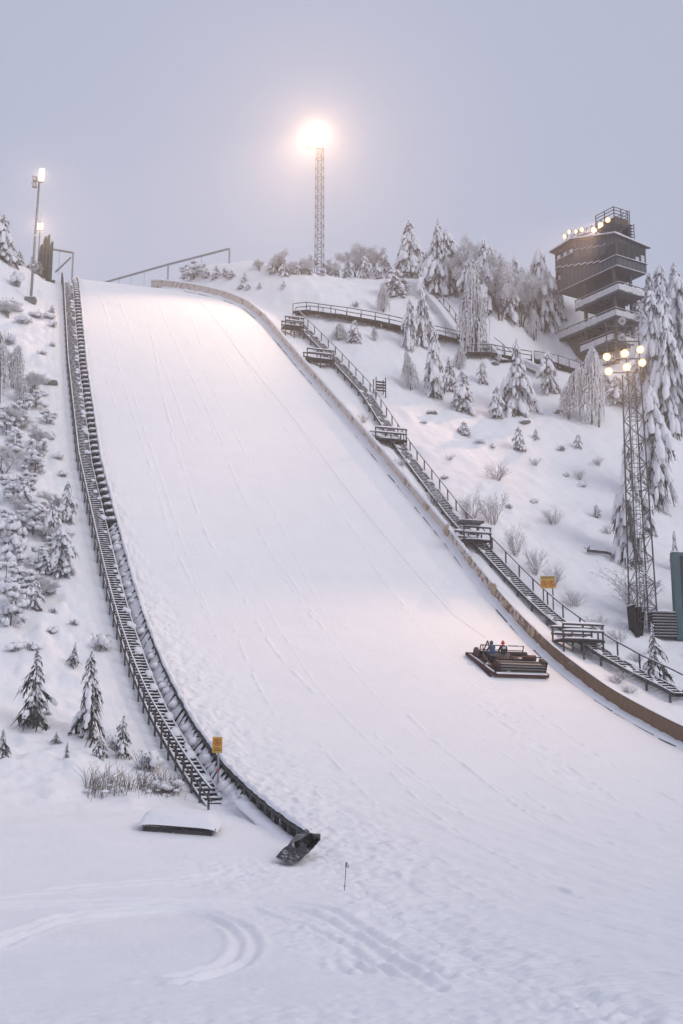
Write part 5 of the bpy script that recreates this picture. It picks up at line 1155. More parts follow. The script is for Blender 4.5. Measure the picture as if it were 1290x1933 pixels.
# slatted packing drum at the downhill side
m = MB(); m.tube([(-1.55, .75, .42), (1.95, .75, .42)], .36, 16); dr = gp('packing_drum', m, MAT['machine_black'], smooth=True)
for i in range(12):
    a = math.pi * 2 * i / 12; m = MB(); m.beam((-1.55, .75 + .40 * math.cos(a), .42 + .40 * math.sin(a)), (1.95, .75 + .40 * math.cos(a), .42 + .40 * math.sin(a)), .06, .06, 0, V((0, math.cos(a), math.sin(a)))); gp('drum_bar', m, MAT['steel_bar'], dr)
for x in (-1.68, 2.02):
    m = MB(); m.tube([(x, .75, .45), (x + .1, .75, .45)], .47, 18); gp('drum_cheek', m, MAT['red_paint' if x < 0 else 'machine_black'])
m = MB()
for k in range(4): m.beam((-1.5, .28 - .1 * k + .02, .80 - .16 * k), (1.95, .28 - .1 * k + .02, .80 - .16 * k), .06, .05)
gp('guard_slats', m, MAT['steel_bar'])
# rear drum and hub
m = MB(); m.tube([(-2.0, 3.0, .42), (1.7, 3.0, .42)], .30, 14); gp('rear_drum', m, MAT['machine_black'], smooth=True)
m = MB(); m.tube([(-2.28, 3.1, .5), (-2.14, 3.1, .5)], .42, 18); gp('drum_cheek', m, MAT['red_paint'])
# engine, tank, bench
m = MB(); m.abox(-1.3, .35, 1.35, 1.95, .18, .78); m.abox(.4, .9, 1.4, 1.9, .18, .62); m.tube([(-.2, 1.6, .75), (-.2, 1.6, 1.05)], .05, 8); gp('engine', m, MAT['machine_black'])
m = MB(); m.tube([(.85, 1.65, .75), (1.75, 1.65, .75)], .25, 16); gp('tank', m, MAT['red_paint'], smooth=True)
m = MB(); m.abox(-1.5, .1, 2.1, 2.6, .18, .66); m.abox(-1.55, .15, 2.05, 2.65, .662, .74, 1); gp('bench', m, [MAT['machine_black'], MAT['grey_cloth']])
for y, x0, x1, h in ((3.45, -1.8, 1.6, 1.0), (1.25, -.2, 1.95, 1.0)):
    m = MB(); m.beam((x0, y, h), (x1, y, h), .06, .06); m.beam((x0, y, h * .65), (x1, y, h * .65), .05, .05)
    for x in (x0, (x0 + x1) / 2, x1): m.beam((x, y, .15), (x, y, h), .06, .06, 0, V((1, 0, 0)))
    r = gp('guard_rail', m, MAT['red_paint'])
m = MB(); m.beam((-2.3, 1.2, .25), (-1.75, 3.2, 1.05), .06, .06); m.beam((-1.9, .6, .3), (-2.1, 2.2, .75), .06, .06); m.beam((-1.6, 3.4, .2), (-1.2, 3.7, 1.25), .07, .07); m.beam((-1.2, 3.7, 1.25), (-.9, 3.3, .3), .07, .07); gp('tow_frame', m, MAT['red_paint'])
for x, y, z, q in ((-1.4, 2.9, .75, .2), (.6, 1.75, .7, .17), (.1, 3.3, 1.05, .13), (1.2, 3.4, 1.04, .16), (-.9, .1, .3, .14), (1.4, 2.6, .25, .3), (-1.9, 1.5, .3, .2), (.45, 2.4, .3, .28)):
    m = MB(); m.pad((x, y, z), V((q * 1.3, 0, 0)), V((0, q, 0)), V((0, 0, q * .5)), R, .2); gp('snow_lump', m, MAT['snow_pad'], smooth=True)
for x in (1.9, 2.05): 
    m = MB(); m.abox(x - .12, x + .12, .4, 1.1, .3, .95); gp('chain_box', m, MAT['machine_black'])
# tow cable up the slope
c0 = G.matrix_basis @ V((-1.2, 3.7, 1.25)); m = MB()
c0 = WS(gs, gl, .12) + GM @ V((-1.2, 3.7, 1.25))
pts = [c0]
for i in range(1, 16):
    s = gs + 3.5 + (108 - gs - 3.5) * i / 15; l = np.interp(s, [32, 108], [11.6, 6.0])
    p = WS(s, l, .45 - .35 * i / 15 + .15 * math.sin(i)); pts.append(p)
m.tube(pts, .0075, 5); tag(m.build('tow_cable', MAT['cable']), 'thin dark tow cable running up the slope from the roller', 'cable')

def person(loc, yaw, label, torso, legs, hat, hat_shape, lean=.0, patch=False):
    """seated figure, one skinned body; hat and patch are clothing"""
    J = {}; E = []; rad = {}
    def j(n, p, r, par=None):
        J[n] = p; rad[n] = r
        if par: E.append((par, n))
    j('pel', (0, 0, .12), (.17, .14)); j('sp', (0, -.02 + lean * .3, .34), (.17, .12), 'pel'); j('ch', (0, lean * .7, .54), (.20, .135), 'sp'); j('nk', (0, .02 + lean, .66), (.065, .065), 'ch')
    j('hd', (0, .05 + lean, .76), (.095, .105), 'nk'); j('hd2', (0, .05 + lean, .86), (.085, .095), 'hd'); j('ns', (0, .15 + lean, .77), (.025, .025), 'hd')
    for s, q in ((-1, 'l'), (1, 'r')):
        j('sh' + q, (s * .20, lean * .7, .57), (.085, .085), 'ch'); j('el' + q, (s * .29, .10 + lean, .33), (.065, .065), 'sh' + q); j('wr' + q, (s * .21, .33 + lean, .30), (.04, .04), 'el' + q)
        j('pm' + q, (s * .19, .40 + lean, .30), (.042, .022), 'wr' + q)
        for k, dx in enumerate((-.03, -.01, .012, .032)):
            j('f%d' % k + q, (s * .19 + dx, .45 + lean, .305), (.010, .010), 'pm' + q); j('g%d' % k + q, (s * .19 + dx, .475 + lean - .004 * abs(k - 1.5), .275), (.009, .009), 'f%d' % k + q)
        j('t' + q, (s * .15, .40 + lean, .29), (.012, .012), 'wr' + q)
        j('hp' + q, (s * .10, .04, .10), (.115, .11), 'pel'); j('kn' + q, (s * .15, .46, .13), (.085, .085), 'hp' + q); j('an' + q, (s * .15, .46, -.27), (.055, .06), 'kn' + q); j('to' + q, (s * .15, .62, -.31), (.05, .045), 'an' + q)
    names = list(J); idx = {n: i for i, n in enumerate(names)}
    me = bpy.data.meshes.new('body'); me.from_pydata([J[n] for n in names], [(idx[a], idx[b]) for a, b in E], [])
    o = bpy.data.objects.new('body_tmp', me); COL.objects.link(o)
    sk = o.modifiers.new('Skin', 'SKIN'); sk.use_smooth_shade = True
    for i, n in enumerate(names):
        sv = me.skin_vertices[0].data[i]; sv.radius = rad[n]; sv.use_root = (n == 'pel')
    ss_ = o.modifiers.new('Sub', 'SUBSURF'); ss_.levels = 1; ss_.render_levels = 1
    dg = bpy.context.evaluated_depsgraph_get(); dg.update()
    bm_ = bpy.data.meshes.new_from_object(o.evaluated_get(dg)); bpy.data.objects.remove(o)
    bm_.materials.clear()
    for x in (torso, legs, MAT['skin'], MAT['machine_black']): bm_.materials.append(x)
    for p in bm_.polygons:
        c = p.center; p.use_smooth = True
        p.material_index = 2 if c.z > .685 or (c.y > .36 + lean and c.z > .24 and abs(c.x) < .27 and c.z < .34) else (3 if c.z < -.2 else (1 if c.z < .16 else 0))
    t = thing('person', loc, label, 'person', None, yaw)
    obj('body', bm_, t)
    m = MB(); c = V((0, .045 + lean, .84))
    if hat_shape == 'hood':
        m.pad(c + V((0, -.02, -.03)), V((.135, 0, 0)), V((0, .14, 0)), V((0, 0, .16)), R, .02, 0, ICO2, .9); m.build('hood', hat, t, True, local=True)
    else:
        m.pad(c, V((.125, 0, 0)), V((0, .135, 0)), V((0, 0, .15)), R, .02, 0, ICO2, .3); m.tube([c + V((0, 0, .12)), c + V((0, 0, .19))], .045, 8); m.tube([c + V((0, 0, -.06)), c + V((0, 0, .0))], .128, 14); m.build('hat', hat, t, True, local=True)
        m = MB(); m.tube([V((0, .03 + lean, .63)), V((0, .03 + lean, .70))], .115, 12); m.build('scarf', hat, t, True, local=True)
    m = MB(); m.pad(V((0, .05 + lean, .67)), V((.12, 0, 0)), V((0, .11, 0)), V((0, 0, .05)), R, .05, 0, ICO2, .8); m.build('collar', torso, t, True, local=True)
    if patch:
        m = MB(); m.box(V((0, -.152 + lean * .6, .50)), V((.115, 0, 0)), V((0, .006, 0)), V((0, 0, .075))); pt = m.build('back_patch', MAT['patch_white'], t, local=True)
        m = MB()
        for k, (a, b) in enumerate(((-.08, -.01), (.01, .08), (-.07, .06))): m.box(V(((a + b) / 2, -.160 + lean * .6, .525 - .035 * (k // 1) + .0)), V(((b - a) / 2, 0, 0)), V((0, .003, 0)), V((0, 0, .009)))
        m.build('print', MAT['sign_black'], pt, local=True)
    # eyes
    for s in (-1, 1):
        m = MB(); m.pad(V((s * .035, .142 + lean, .80)), V((.012, 0, 0)), V((0, .008, 0)), V((0, 0, .009)), R, .0); m.build('eye', MAT['sign_black'], t, True, local=True)
    return t
def seat(x, y, z): return WS(gs, gl, .12) + GM @ V((x, y, z))
p1_ = person(seat(-1.15, 2.2, .62), AX + .25, 'person in a blue jacket with dark hood sitting on the piste roller', MAT['blue_cloth'], MAT['blue_cloth'], MAT['grey_cloth'], 'hood', .10)
p2_ = person(seat(-.38, 2.15, .62), AX - .05, 'person in a black jacket and bright red hat on the piste roller', MAT['black_cloth'], MAT['black_cloth'], MAT['red_cloth'], 'hat', .04, True)
m = MB(); m.pad(V((0, .10, .50)), V((.19, 0, 0)), V((0, .10, 0)), V((0, 0, .13)), R, .05, 0, ICO2, .9)
m = MB(); m.pad(V((-.16, -.02, .42)), V((.12, 0, 0)), V((0, .15, 0)), V((0, 0, .2)), R, .05, 0, ICO2, .9); m.build('vest', MAT['grey_cloth'], p1_, True, local=True)

# ---------------------------------------------------------------- signs
def ring(m, c, ax, az, n_, r, w, mat, k=24):
    vs, fs = [], []
    for i in range(k):
        a = 2 * math.pi * i / k
        for rr in (r - w, r): vs.append(c + ax * math.cos(a) * rr + az * math.sin(a) * rr)
        for rr in (r - w, r): vs.append(c + n_ * .006 + ax * math.cos(a) * rr + az * math.sin(a) * rr)
    for i in range(k):
        o, q = i * 4, ((i + 1) % k) * 4; fs += [(o + 2, o + 3, q + 3, q + 2), (o + 1, q + 1, q + 3, o + 3), (o, o + 2, q + 2, q)]
    m.add(vs, fs, mat)
def runner(m, c, ax, az, nn, k, mat):
    for (x0, z0, x1, z1, w) in ((0, .35, -.02, -.02, .17), (-.02, -.02, .22, -.42, .12), (-.02, -.02, -.22, -.40, .12), (0, .25, .26, .05, .09), (0, .25, -.24, .12, .09)):
        m.beam(c + ax * x0 * k + az * z0 * k, c + ax * x1 * k + az * z1 * k, w * k, .006, mat, nn)
    m.beam(c + ax * .0 * k + az * .50 * k, c + ax * .08 * k + az * .66 * k, .2 * k, .006, mat, nn)
sx = Vector((1, -.08, 0)).normalized(); sn = Vector((-sx.y * -1, -1, 0)); sn = sx.cross(Z).normalized()
b = W(11.5, -12.05); b = WS(11.6, float(edge_left(11.6)) - .72, -.5)
t = thing('warning_sign', b, 'yellow prohibition sign on a post at the foot of the left stairs', 'sign')
m = MB(); m.beam(b - Z * .4, b + Z * 1.75, .08, .08, 0, A3); m.build('post', MAT['steel'], t)
c = b + Z * 2.1 + sn * .06 - sx * .05; m = MB(); m.box(c, sx * .225, sn * .012, Z * .36, 0); pl = m.build('plate', MAT['sign_yellow'], t)
m = MB(); cc = c + sn * .016 + Z * .12; ring(m, cc, sx, Z, sn, .16, .03, 0); m.beam(cc - sx * .10 + Z * .10 + sn * .004, cc + sx * .10 - Z * .10 + sn * .004, .03, .006, 0, sn); m.build('prohibition_ring', MAT['sign_red'], pl)
m = MB(); runner(m, cc + sn * .001, sx, Z, sn, .17, 0); m.build('pictogram', MAT['sign_black'], pl)
m = MB()
for row in range(2):
    x = -.16
    while x < .15:
        w = R.uniform(.018, .034); z = c + sx * (x + w / 2) - Z * (.15 + .105 * row) + sn * .016
        m.box(z, sx * w * .30, sn * .003, Z * R.choice((.022, .022, .03))); m.box(z + Z * R.choice((-.018, .018, 0)), sx * w * .5, sn * .003, Z * .006); x += w + .006
m.build('lettering', MAT['sign_black'], pl)
m = MB(); m.box(c + Z * 0, sx * .235, sn * .008, Z * .37); m.build('plate_edge', MAT['sign_tan'], pl)
m = MB(); m.box(b + Z * .95 + sn * .05, sx * .06, sn * .02, Z * .07); m.build('red_tag', MAT['sign_red'], t)
b = W(40.2, lfR(40.2) + .95); t = thing('warning_sign', b, 'tan double prohibition sign beside the right stairs handrail', 'sign')
for dx in (-.36, .36):
    m = MB(); m.beam(b + sx * dx - Z * .4, b + sx * dx + Z * 2.2, .07, .07, 0, A3); m.build('post', MAT['old_wood'], t)
c = b + Z * 2.25 + sn * .06; m = MB(); m.box(c, sx * .56, sn * .012, Z * .48); pl = m.build('plate', MAT['sign_yellow'], t)
m = MB(); m.box(c + Z * .33 + sn * .014, sx * .54, sn * .004, Z * .13); m.build('header', MAT['sign_tan'], pl)
m = MB(); x = -.45
while x < .42:
    w = R.uniform(.03, .055); m.box(c + sx * (x + w / 2) + Z * .33 + sn * .021, sx * w * .33, sn * .003, Z * .045); x += w + .012
m.build('lettering', MAT['sign_black'], pl)
for dx in (-.27, .27):
    cc = c + sx * dx - Z * .12 + sn * .016; m = MB(); ring(m, cc, sx, Z, sn, .23, .045, 0); m.beam(cc - sx * .15 + Z * .15 + sn * .004, cc + sx * .15 - Z * .15 + sn * .004, .045, .006, 0, sn); m.build('prohibition_ring', MAT['sign_red'], pl)
    m = MB(); runner(m, cc + sn * .001, sx, Z, sn, .24, 0); m.build('pictogram', MAT['sign_black'], pl)
m = MB(); m.roll([c + sx * q + Z * .48 for q in np.linspace(-.54, .54, 7)], sn, .08, .05, R); m.build('snow_cap', MAT['snow_pad'], t, True)

# ---------------------------------------------------------------- shed, tarpaulin, ski pole
b = W(2.9, -15.25, -.24); t = thing('snowed_in_shed', b, 'low half-buried shed under a thick pillow of snow at lower left', 'shed')
hx = Vector((1, .02, -.075)).normalized(); hy = Vector((-.02, 1, 0)).normalized()
c = b
for k in range(2):
    m = MB(); m.box(c - hy * (.80) + Z * (-.05 + .22 * k), hx * 1.32, hy * .025, Z * .105); m.build('wall_plank', MAT['old_wood'], t)
    m = MB(); m.box(c - hx * 1.34 + Z * (-.05 + .22 * k), hx * .025, hy * .78, Z * .105); m.build('wall_plank', MAT['old_wood'], t)
m = MB(); nrm = 26
for i in range(nrm):
    x = -1.5 + 3.0 * (i + .5) / nrm; m.beam(c + hx * x - hy * .98 + Z * .36, c + hx * x + hy * .9 + Z * .62, 3.0 / nrm * .7, .05 + .02 * (i % 2))
m.build('roof_sheet', MAT['dark_wood'], t)
vs, fs = [], []; nu, nv = 26, 14
for i in range(nu + 1):
    for k in range(nv + 1):
        u, v = i / nu * 2 - 1, k / nv * 2 - 1
        e = max(0, (1 - abs(u) ** 5)) ** .5 * max(0, (1 - abs(v) ** 4)) ** .5
        h = .40 * e * (1 + .25 * float(vnoise(u * 2 + 4, v * 2))) + .05 * float(vnoise(u * 9, v * 5)) * e
        x = u * 1.55; y = v * 1.02 - .02
        vs.append(c + hx * x + hy * y + Z * (.53 + .14 * v + h - .10 * (abs(u) ** 6)))
for i in range(nu):
    for k in range(nv): o = i * (nv + 1) + k; fs.append((o, o + nv + 1, o + nv + 2, o + 1))
m = MB(); m.add(vs, fs); m.build('roof_snow', MAT['snow_pad'], t, True)
def _sl(q):
    d = np.array([q.x, q.y]) - HO; return float(d @ HA), float(d @ HB)
# tarpaulin over the lower end of the border: a stiff sheet with one deep fold (x right, y away, z up, in metres from its middle)
tv = {'A': (-.35, .9, .50), 'B': (-.10, 1.1, .62), 'C': (.22, .9, .50), 'D': (.46, .45, .54), 'E': (.44, .25, .36), 'F': (.31, 0, .20), 'G': (.15, -.3, .06), 'H': (.09, -.5, -.02), 'I': (-.02, -.9, -.10),
      'J': (-.31, -1.3, -.28), 'K': (-.47, -1.4, -.28), 'L': (-.70, -1.2, -.22), 'M': (-.94, -.9, -.10), 'N': (-.69, -.1, .08), 'O': (-.49, .6, .36),
      'a': (.12, .15, .58), 'b': (-.12, -.15, .44), 'c': (-.40, -.35, .30), 'd': (-.65, -.5, .16), 'e': (.22, .8, .26), 'f': (-.02, .6, .10), 'g': (-.26, .25, .06),
      'h': (-.12, -.25, .34), 'i': (.06, -.5, .08), 'j': (-.23, -.5, .14), 'k': (-.40, -.6, .13), 'l': (-.51, -.8, .02), 'm': (-.35, -.8, -.02), 'n': (-.16, -.7, -.04), 'o': (-.79, -.9, -.06)}
tk = list(tv); sr = Vector((.75, -.55, 0)).normalized()
tc_ = W(-2.9, -11.8, .26)
tf = ['ABC', 'ACa', 'Aab', 'AbO', 'Obc', 'OcN', 'Ncd', 'CDa', 'aDE', 'aEe', 'aeb', 'bef', 'eEF', 'eFf', 'fFG', 'fGi', 'fih', 'fhg', 'bfg', 'bgc', 'cgk', 'ghj', 'gjk', 'ckd', 'hij', 'jin', 'iHn', 'GHi', 'nHI', 'nIm', 'jnm', 'kjm', 'kml', 'dkl', 'dlo', 'doM', 'dMN', 'oLM', 'lLo', 'lmK', 'lKL', 'mIJ', 'mJK']
bmt = bmesh.new(); bv = {k: bmt.verts.new(Vector((x * 1.12, y * 1.15, z * 1.15))) for k, (x, y, z) in tv.items()}
for q in tf: bmt.faces.new([bv[c] for c in q])
bmesh.ops.subdivide_edges(bmt, edges=bmt.edges[:], cuts=2, use_grid_fill=True, smooth=.35)
rq = random.Random(3)
for v_ in bmt.verts: v_.co += Vector((rq.uniform(-.025, .025), rq.uniform(-.03, .03), rq.uniform(-.03, .03)))
for v_ in bmt.verts:
    q = tc_ + v_.co; v_.co.z = max(v_.co.z, gz(*_sl(q)) + .05 - tc_.z)
tm = bpy.data.meshes.new('tarpaulin'); bmt.to_mesh(tm); bmt.free(); tm.materials.append(MAT['tarp'])
o = obj('tarpaulin', tm, None, tc_)
sol = o.modifiers.new('thickness', 'SOLIDIFY'); sol.thickness = .012
tag(o, 'crumpled dark grey tarpaulin draped over the lower end of the left border', 'tarpaulin')
b = W(SKIPOLE[0], SKIPOLE[1]); t = thing('ski_pole', b, 'thin black ski pole standing upright in the snow', 'ski pole')
top = b + Vector((.07, 0, .92)); m = MB(); m.tube([b - Z * .15, top], .011, 6); m.build('shaft', MAT['machine_black'], t, True)
m = MB(); m.tube([top - Vector((.012, 0, .15)), top + Z * .02], .018, 8); m.build('grip', MAT['machine_black'], t, True)
m = MB(); m.tube([top, top + Vector((.05, 0, -.03)), top + Vector((.075, 0, -.14)), top + Vector((.045, 0, -.16)), top + Vector((.0, 0, -.02))], .009, 5); m.build('wrist_strap', MAT['machine_black'], t, True)
m = MB(); q = b + Vector((.015, 0, .2)); m.tube([q, q + Z * .015], .045, 10); m.build('basket', MAT['machine_black'], t)
# ---------------------------------------------------------------- right edge: scoreboard, timber stack, leaning panels, log, box
b = W(BOARD[0], BOARD[1]); t = thing('scoreboard', b, 'tall teal-framed scoreboard cut by the right edge of the photo', 'scoreboard')
ux = Vector((1, .12, 0)).normalized(); uy = Vector((-ux.y, ux.x, 0)); c = b + Z * .05
m = MB(); m.box(c + ux * 3.6 + Z * 3.35, ux * 3.5, uy * .22, Z * 3.0); m.build('case', MAT['black_face'], t)
for q, sx_, sz_, cz in ((.25, .27, 3.35, 3.3), (6.95, .27, 3.35, 3.3)):
    m = MB(); m.box(c + ux * q + Z * cz - uy * .05, ux * sx_, uy * .30, Z * sz_); m.build('side_frame', MAT['teal_paint'], t)
for cz in (6.5, .15):
    m = MB(); m.box(c + ux * 3.6 + Z * cz - uy * .05, ux * 3.08, uy * .29, Z * .14); m.build('cross_frame', MAT['teal_paint'], t)
m = MB(); m.pad(c + ux * .25 + Z * 6.66 - uy * .05, ux * .3, uy * .32, Z * .14, R, .1, 0, ICO2, .2); m.pad(c + ux * 3.6 + Z * 6.66 - uy * .05, ux * 3.4, uy * .32, Z * .12, R, .1, 0, ICO2, .2); m.build('snow_cap', MAT['snow_pad'], t, True)
for q in (.8, 3.6, 6.4):
    m = MB(); m.beam(c + ux * q - Z * 1.2 + uy * .1, c + ux * q + Z * .5 + uy * .1, .2, .2, 0, ux); m.build('leg', MAT['steel'], t)
b = W(PILE[0] + .4, PILE[1]); t = thing('timber_stack', b, 'stack of dark slatted timber between the light mast and scoreboard', 'timber stack')
for k in range(9):
    m = MB(); z = .1 + .225 * k; m.box(b + Z * z + ux * (.05 * (k % 2)), ux * .95, uy * .5, Z * .07, 0); m.box(b + Z * (z + .085), ux * .93, uy * .5, Z * .012, 1); m.build('slat', [MAT['dark_wood'], MAT['snow_pad']], t)
m = MB(); m.box(b + Z * 1.0 + uy * .1, ux * .9, uy * .3, Z * .95); m.build('crate_core', MAT['dark_wood'], t)
m = MB(); m.pad(b + Z * 2.05, ux * .98, uy * .55, Z * .22, R, .1, 0, ICO2, .1); m.build('snow_cap', MAT['snow_pad'], t, True)
b = W(PANELS[0], PANELS[1]); 
for k in range(4):
    p = b + ux * (-.35 + .26 * k) + uy * .22 * k; h = (2.45, 2.3, 2.35, 2.0)[k]; m = MB()
    m.box(p + Z * (h / 2 - .2), ux * .045 + Z * .004, uy * .55 - ux * .1, Z * (h / 2) + ux * .06 * (k - 1))
    o = m.build('leaning_panel', MAT['dark_wood'], None, loc=p); tag(o, ('leftmost', 'second from the left', 'third from the left', 'rightmost')[k] + ' dark panel leaning upright at the foot of the light mast', 'panel', 'dark panels leaning by the light mast')
    m = MB(); m.roll([p + Z * (h - .19) + uy * q - ux * .1 * q / .55 + ux * .06 * (k - 1) for q in np.linspace(-.5, .5, 5)], ux, .14, .10, R); m.build('snow_cap', MAT['snow_pad'], o, True)
p0 = W(49.6, 28.7, .15); p1 = W(48.9, 31.8, .05); m = MB(); m.tube([p0 + Z * .12, (p0 + p1) / 2 + Z * .22, p1], .14, 9, 0, .09); o = m.build('fallen_log', MAT['bark'], None, True, loc=p0)
tag(o, 'dark fallen log half buried in the snow left of the light mast', 'log')
m = MB(); m.roll([p0 + Z * .24, (p0 + p1) / 2 + Z * .33, p1 + Z * .08], A3, .24, .12, R); m.build('snow_cap', MAT['snow_pad'], o, True)
for k in range(5):
    m = MB(); q = p0 + Vector((R.uniform(-.2, .3), 0, .15)); m.tube([q, q + Vector((R.uniform(-.5, .2), R.uniform(-.2, .2), R.uniform(.2, .6)))], .03, 5); m.build('root', MAT['bark'], o)
b = W(DARKBOX[0], DARKBOX[1]); t = thing('equipment_box', b, 'small black equipment box behind the white weeping birch', 'box')
m = MB(); m.box(b + Z * .7, B3 * .45, A3 * .4, Z * .9); m.build('case', MAT['machine_black'], t)
m = MB(); m.pad(b + Z * 1.6, B3 * .5, A3 * .45, Z * .16, R, .08, 0, ICO2, .1); m.build('snow_cap', MAT['snow_pad'], t, True)
b = W(CAMPOST[0], CAMPOST[1] + .6); t = thing('timber_post', b, 'dark upright post at the top of the snow-filled stairs', 'post')
m = MB(); m.beam(b - Z * .4, b + Z * 2.6, .2, .2, 0, A3); m.build('shaft', MAT['dark_wood'], t)
m = MB(); m.pad(b + Z * 2.6, B3 * .13, A3 * .13, Z * .12, R, .08); m.build('snow_cap', MAT['snow_pad'], t, True)
def boulder(s, l, r, label):
    b = W(s, l); m = MB(); m.pad(b + Z * r * .15, B3 * r, A3 * r * .8, Z * r * .7, R, .18, 0, ICO2, .8); o = m.build('boulder', MAT['concrete'], None, True, loc=b)
    tag(o, label, 'boulder', 'boulders showing through the snow')
    m = MB(); m.pad(b + Z * r * .45 + A3 * r * .25, B3 * r * 1.1, A3 * r * .9, Z * r * .6, R, .08, 0, ICO2, .4); m.build('snow_cap', MAT['snow_pad'], o, True)
boulder(ROCK[0], ROCK[1], .75, 'dark boulder under a snow cap on the upper left hillside')
for i, (s, l, r) in enumerate(((77.5, 25.9, .55), (74.5, 35.5, .6), (76.5, 40.6, .6), (88.0, 38.4, .5), (90.0, 31.0, .35))):
    boulder(s, l, r, ('first', 'second', 'third', 'fourth', 'fifth')[(0, 2, 3, 4, 1)[i]] + ' snow-capped boulder from the left among the hillside saplings')
# dry grass and willow stems by the shed
b = W(12.2, -15.7); t = thing('dry_willow_clump', b, 'wide clump of dry reddish willow stems poking out of the snow', 'shrub')
m = MB(); rr = random.Random(5)
for i in range(330):
    p = W(12.2 + rr.gauss(0, .55), -15.7 + rr.uniform(-2.15, 2.2) , -.1); h = rr.uniform(.5, 1.35); a = rr.gauss(.15, .35); d = rr.gauss(0, .3)
    m.tube([p, p + Vector((a * h * .3, d * h * .3, h * .55)), p + Vector((a * h, d * h, h * (1 - .25 * abs(a))))], .013, 3, 0, .005, False)
m.build('stems', MAT['dry_grass'], t)
m = MB()
for i in range(46):
    p = W(12.2 + rr.gauss(0, .6), -15.7 + rr.uniform(-2.1, 2.2), rr.uniform(0, .3)); q = rr.uniform(.06, .17); m.pad(p, B3 * q * 1.3, A3 * q, Z * q * .7, rr, .2)
m.build('snow_clumps', MAT['snow_pad'], t, True)
# ---------------------------------------------------------------- trees and shrubs: prototypes of height 1, copied to their spots
def trunk_mesh(h, r, lean=(0, 0), mat='bark', n=7, bend=0.0):
    m = MB(); m.tube([(lean[0] * t + bend * math.sin(t * 3), lean[1] * t, -.06 + (h + .06) * t) for t in np.linspace(0, 1, 7)], r, n, 0, r * .15); return m.mesh('trunk', MAT[mat], True)
def spruce(seed, n=120, power=.75, candle=0.0, snow=1.0, sparse=False):
    r = random.Random(seed); sn, nd = MB(), MB(); lump = [r.uniform(.7, 1.2) for _ in range(12)]
    lx = (r.uniform(-.03, .03), r.uniform(-.03, .03))
    for i in range(n):
        t = (i + .5) / n; h = .05 + .93 * (t ** .92); az = i * 2.39996 + r.uniform(-.5, .5)
        base = min(1.0, (1 - h) * (1.15 + 2.2 * candle)) ** power
        rad = .5 * base * lump[int(h * 11.9)] * r.uniform(.65, 1.1) + .035
        if h < .14: rad *= .8
        rad *= 1 + .28 * math.sin(az * 2 + 9 * h + seed) + .18 * math.sin(az + 17 * h)
        if r.random() < .07: continue
        d = V((math.cos(az), math.sin(az), 0)); sd = V((-d.y, d.x, 0)); ax = V((lx[0] * h, lx[1] * h, h))
        drop = .24 * r.uniform(.7, 1.3) * rad * (1.6 - .7 * h)
        dirv = (d * rad - Z * drop).normalized(); up = sd.cross(dirv) * -1
        if up.z < 0: up = -up
        # needles: fans hanging from the bough
        k = 9 if not sparse else 12
        for q in range(k):
            f = r.uniform(.25, 1.05); p = ax + d * rad * f - Z * drop * f * f; s = r.choice((-1, 1)); L = rad * r.uniform(.25, .55) + .014
            e = p + (d * r.uniform(.1, .8) + sd * s * r.uniform(.2, .9)).normalized() * L - Z * L * r.uniform(.15, .75); w = L * .17
            wv = (e - p).cross(Z).normalized() * w
            nd.add([p - wv, p + wv, e + wv * .25, e - wv * .25], [(0, 1, 2, 3)])
        nd.tube([ax, ax + d * rad * .6 - Z * drop * .36, ax + d * rad - Z * drop], .006, 3, 0, .002, False)
        # snow lying on the bough
        if sparse and r.random() < .22: continue
        for f in ((.5, .92) if rad < .12 else (.36, .68, .98)):
            if r.random() > .84 * snow: continue
            q = r.uniform(.75, 1.25); p = ax + d * rad * f - Z * drop * f * f + Z * .012; sz = (rad * .20 + .015) * q * (1.0 if not sparse else .8)
            sn.pad(p, dirv * sz * 1.25, sd * sz * r.uniform(.75, 1.15), up * sz * .62, r, .2, 0, ICO1, .55)
    for q in range(4): sn.pad((lx[0], lx[1], .9 + .025 * q), V((.022 - .004 * q, 0, 0)), V((0, .022 - .004 * q, 0)), V((0, 0, .03)), r, .2)
    return [('trunk', trunk_mesh(.98, .022, lx)), ('branches', nd.mesh('branches', MAT['needles_dark' if sparse else 'needles'])), ('snow', sn.mesh('snow', MAT['snow_pad'], True))]
def pine(seed):
    r = random.Random(seed); sn, nd = MB(), MB()
    for c in range(34):
        az = r.uniform(0, 6.28); rr = .36 * math.sqrt(r.random()); h = r.uniform(.03, .92) * (1 - .6 * rr)
        p = V((rr * math.cos(az), rr * math.sin(az), h)); q = r.uniform(.07, .13)
        for k in range(26):
            e = V((r.gauss(0, 1), r.gauss(0, 1), r.gauss(-.25, .7))).normalized() * q * r.uniform(.9, 1.5); wv = e.cross(V((r.random(), r.random(), r.random()))).normalized() * q * .10
            nd.add([p - wv, p + wv, p + e], [(0, 1, 2)])
        for k in range(5):
            o = V((r.uniform(-1, 1), r.uniform(-1, 1), r.uniform(.1, .9))) * q * .8; sn.pad(p + o, V((q * .74, 0, -q * .1)), V((0, q * .66, 0)), V((0, 0, q * .55)), r, .25, 0, ICO1, .6)
    m = MB(); m.tube([(0, 0, -.06), (0, 0, .85)], .02, 6, 0, .006)
    return [('trunk', m.mesh('trunk', MAT['bark'], True)), ('branches', nd.mesh('branches', MAT['needles_frosty'])), ('snow', sn.mesh('snow', MAT['snow_pad'], True))]
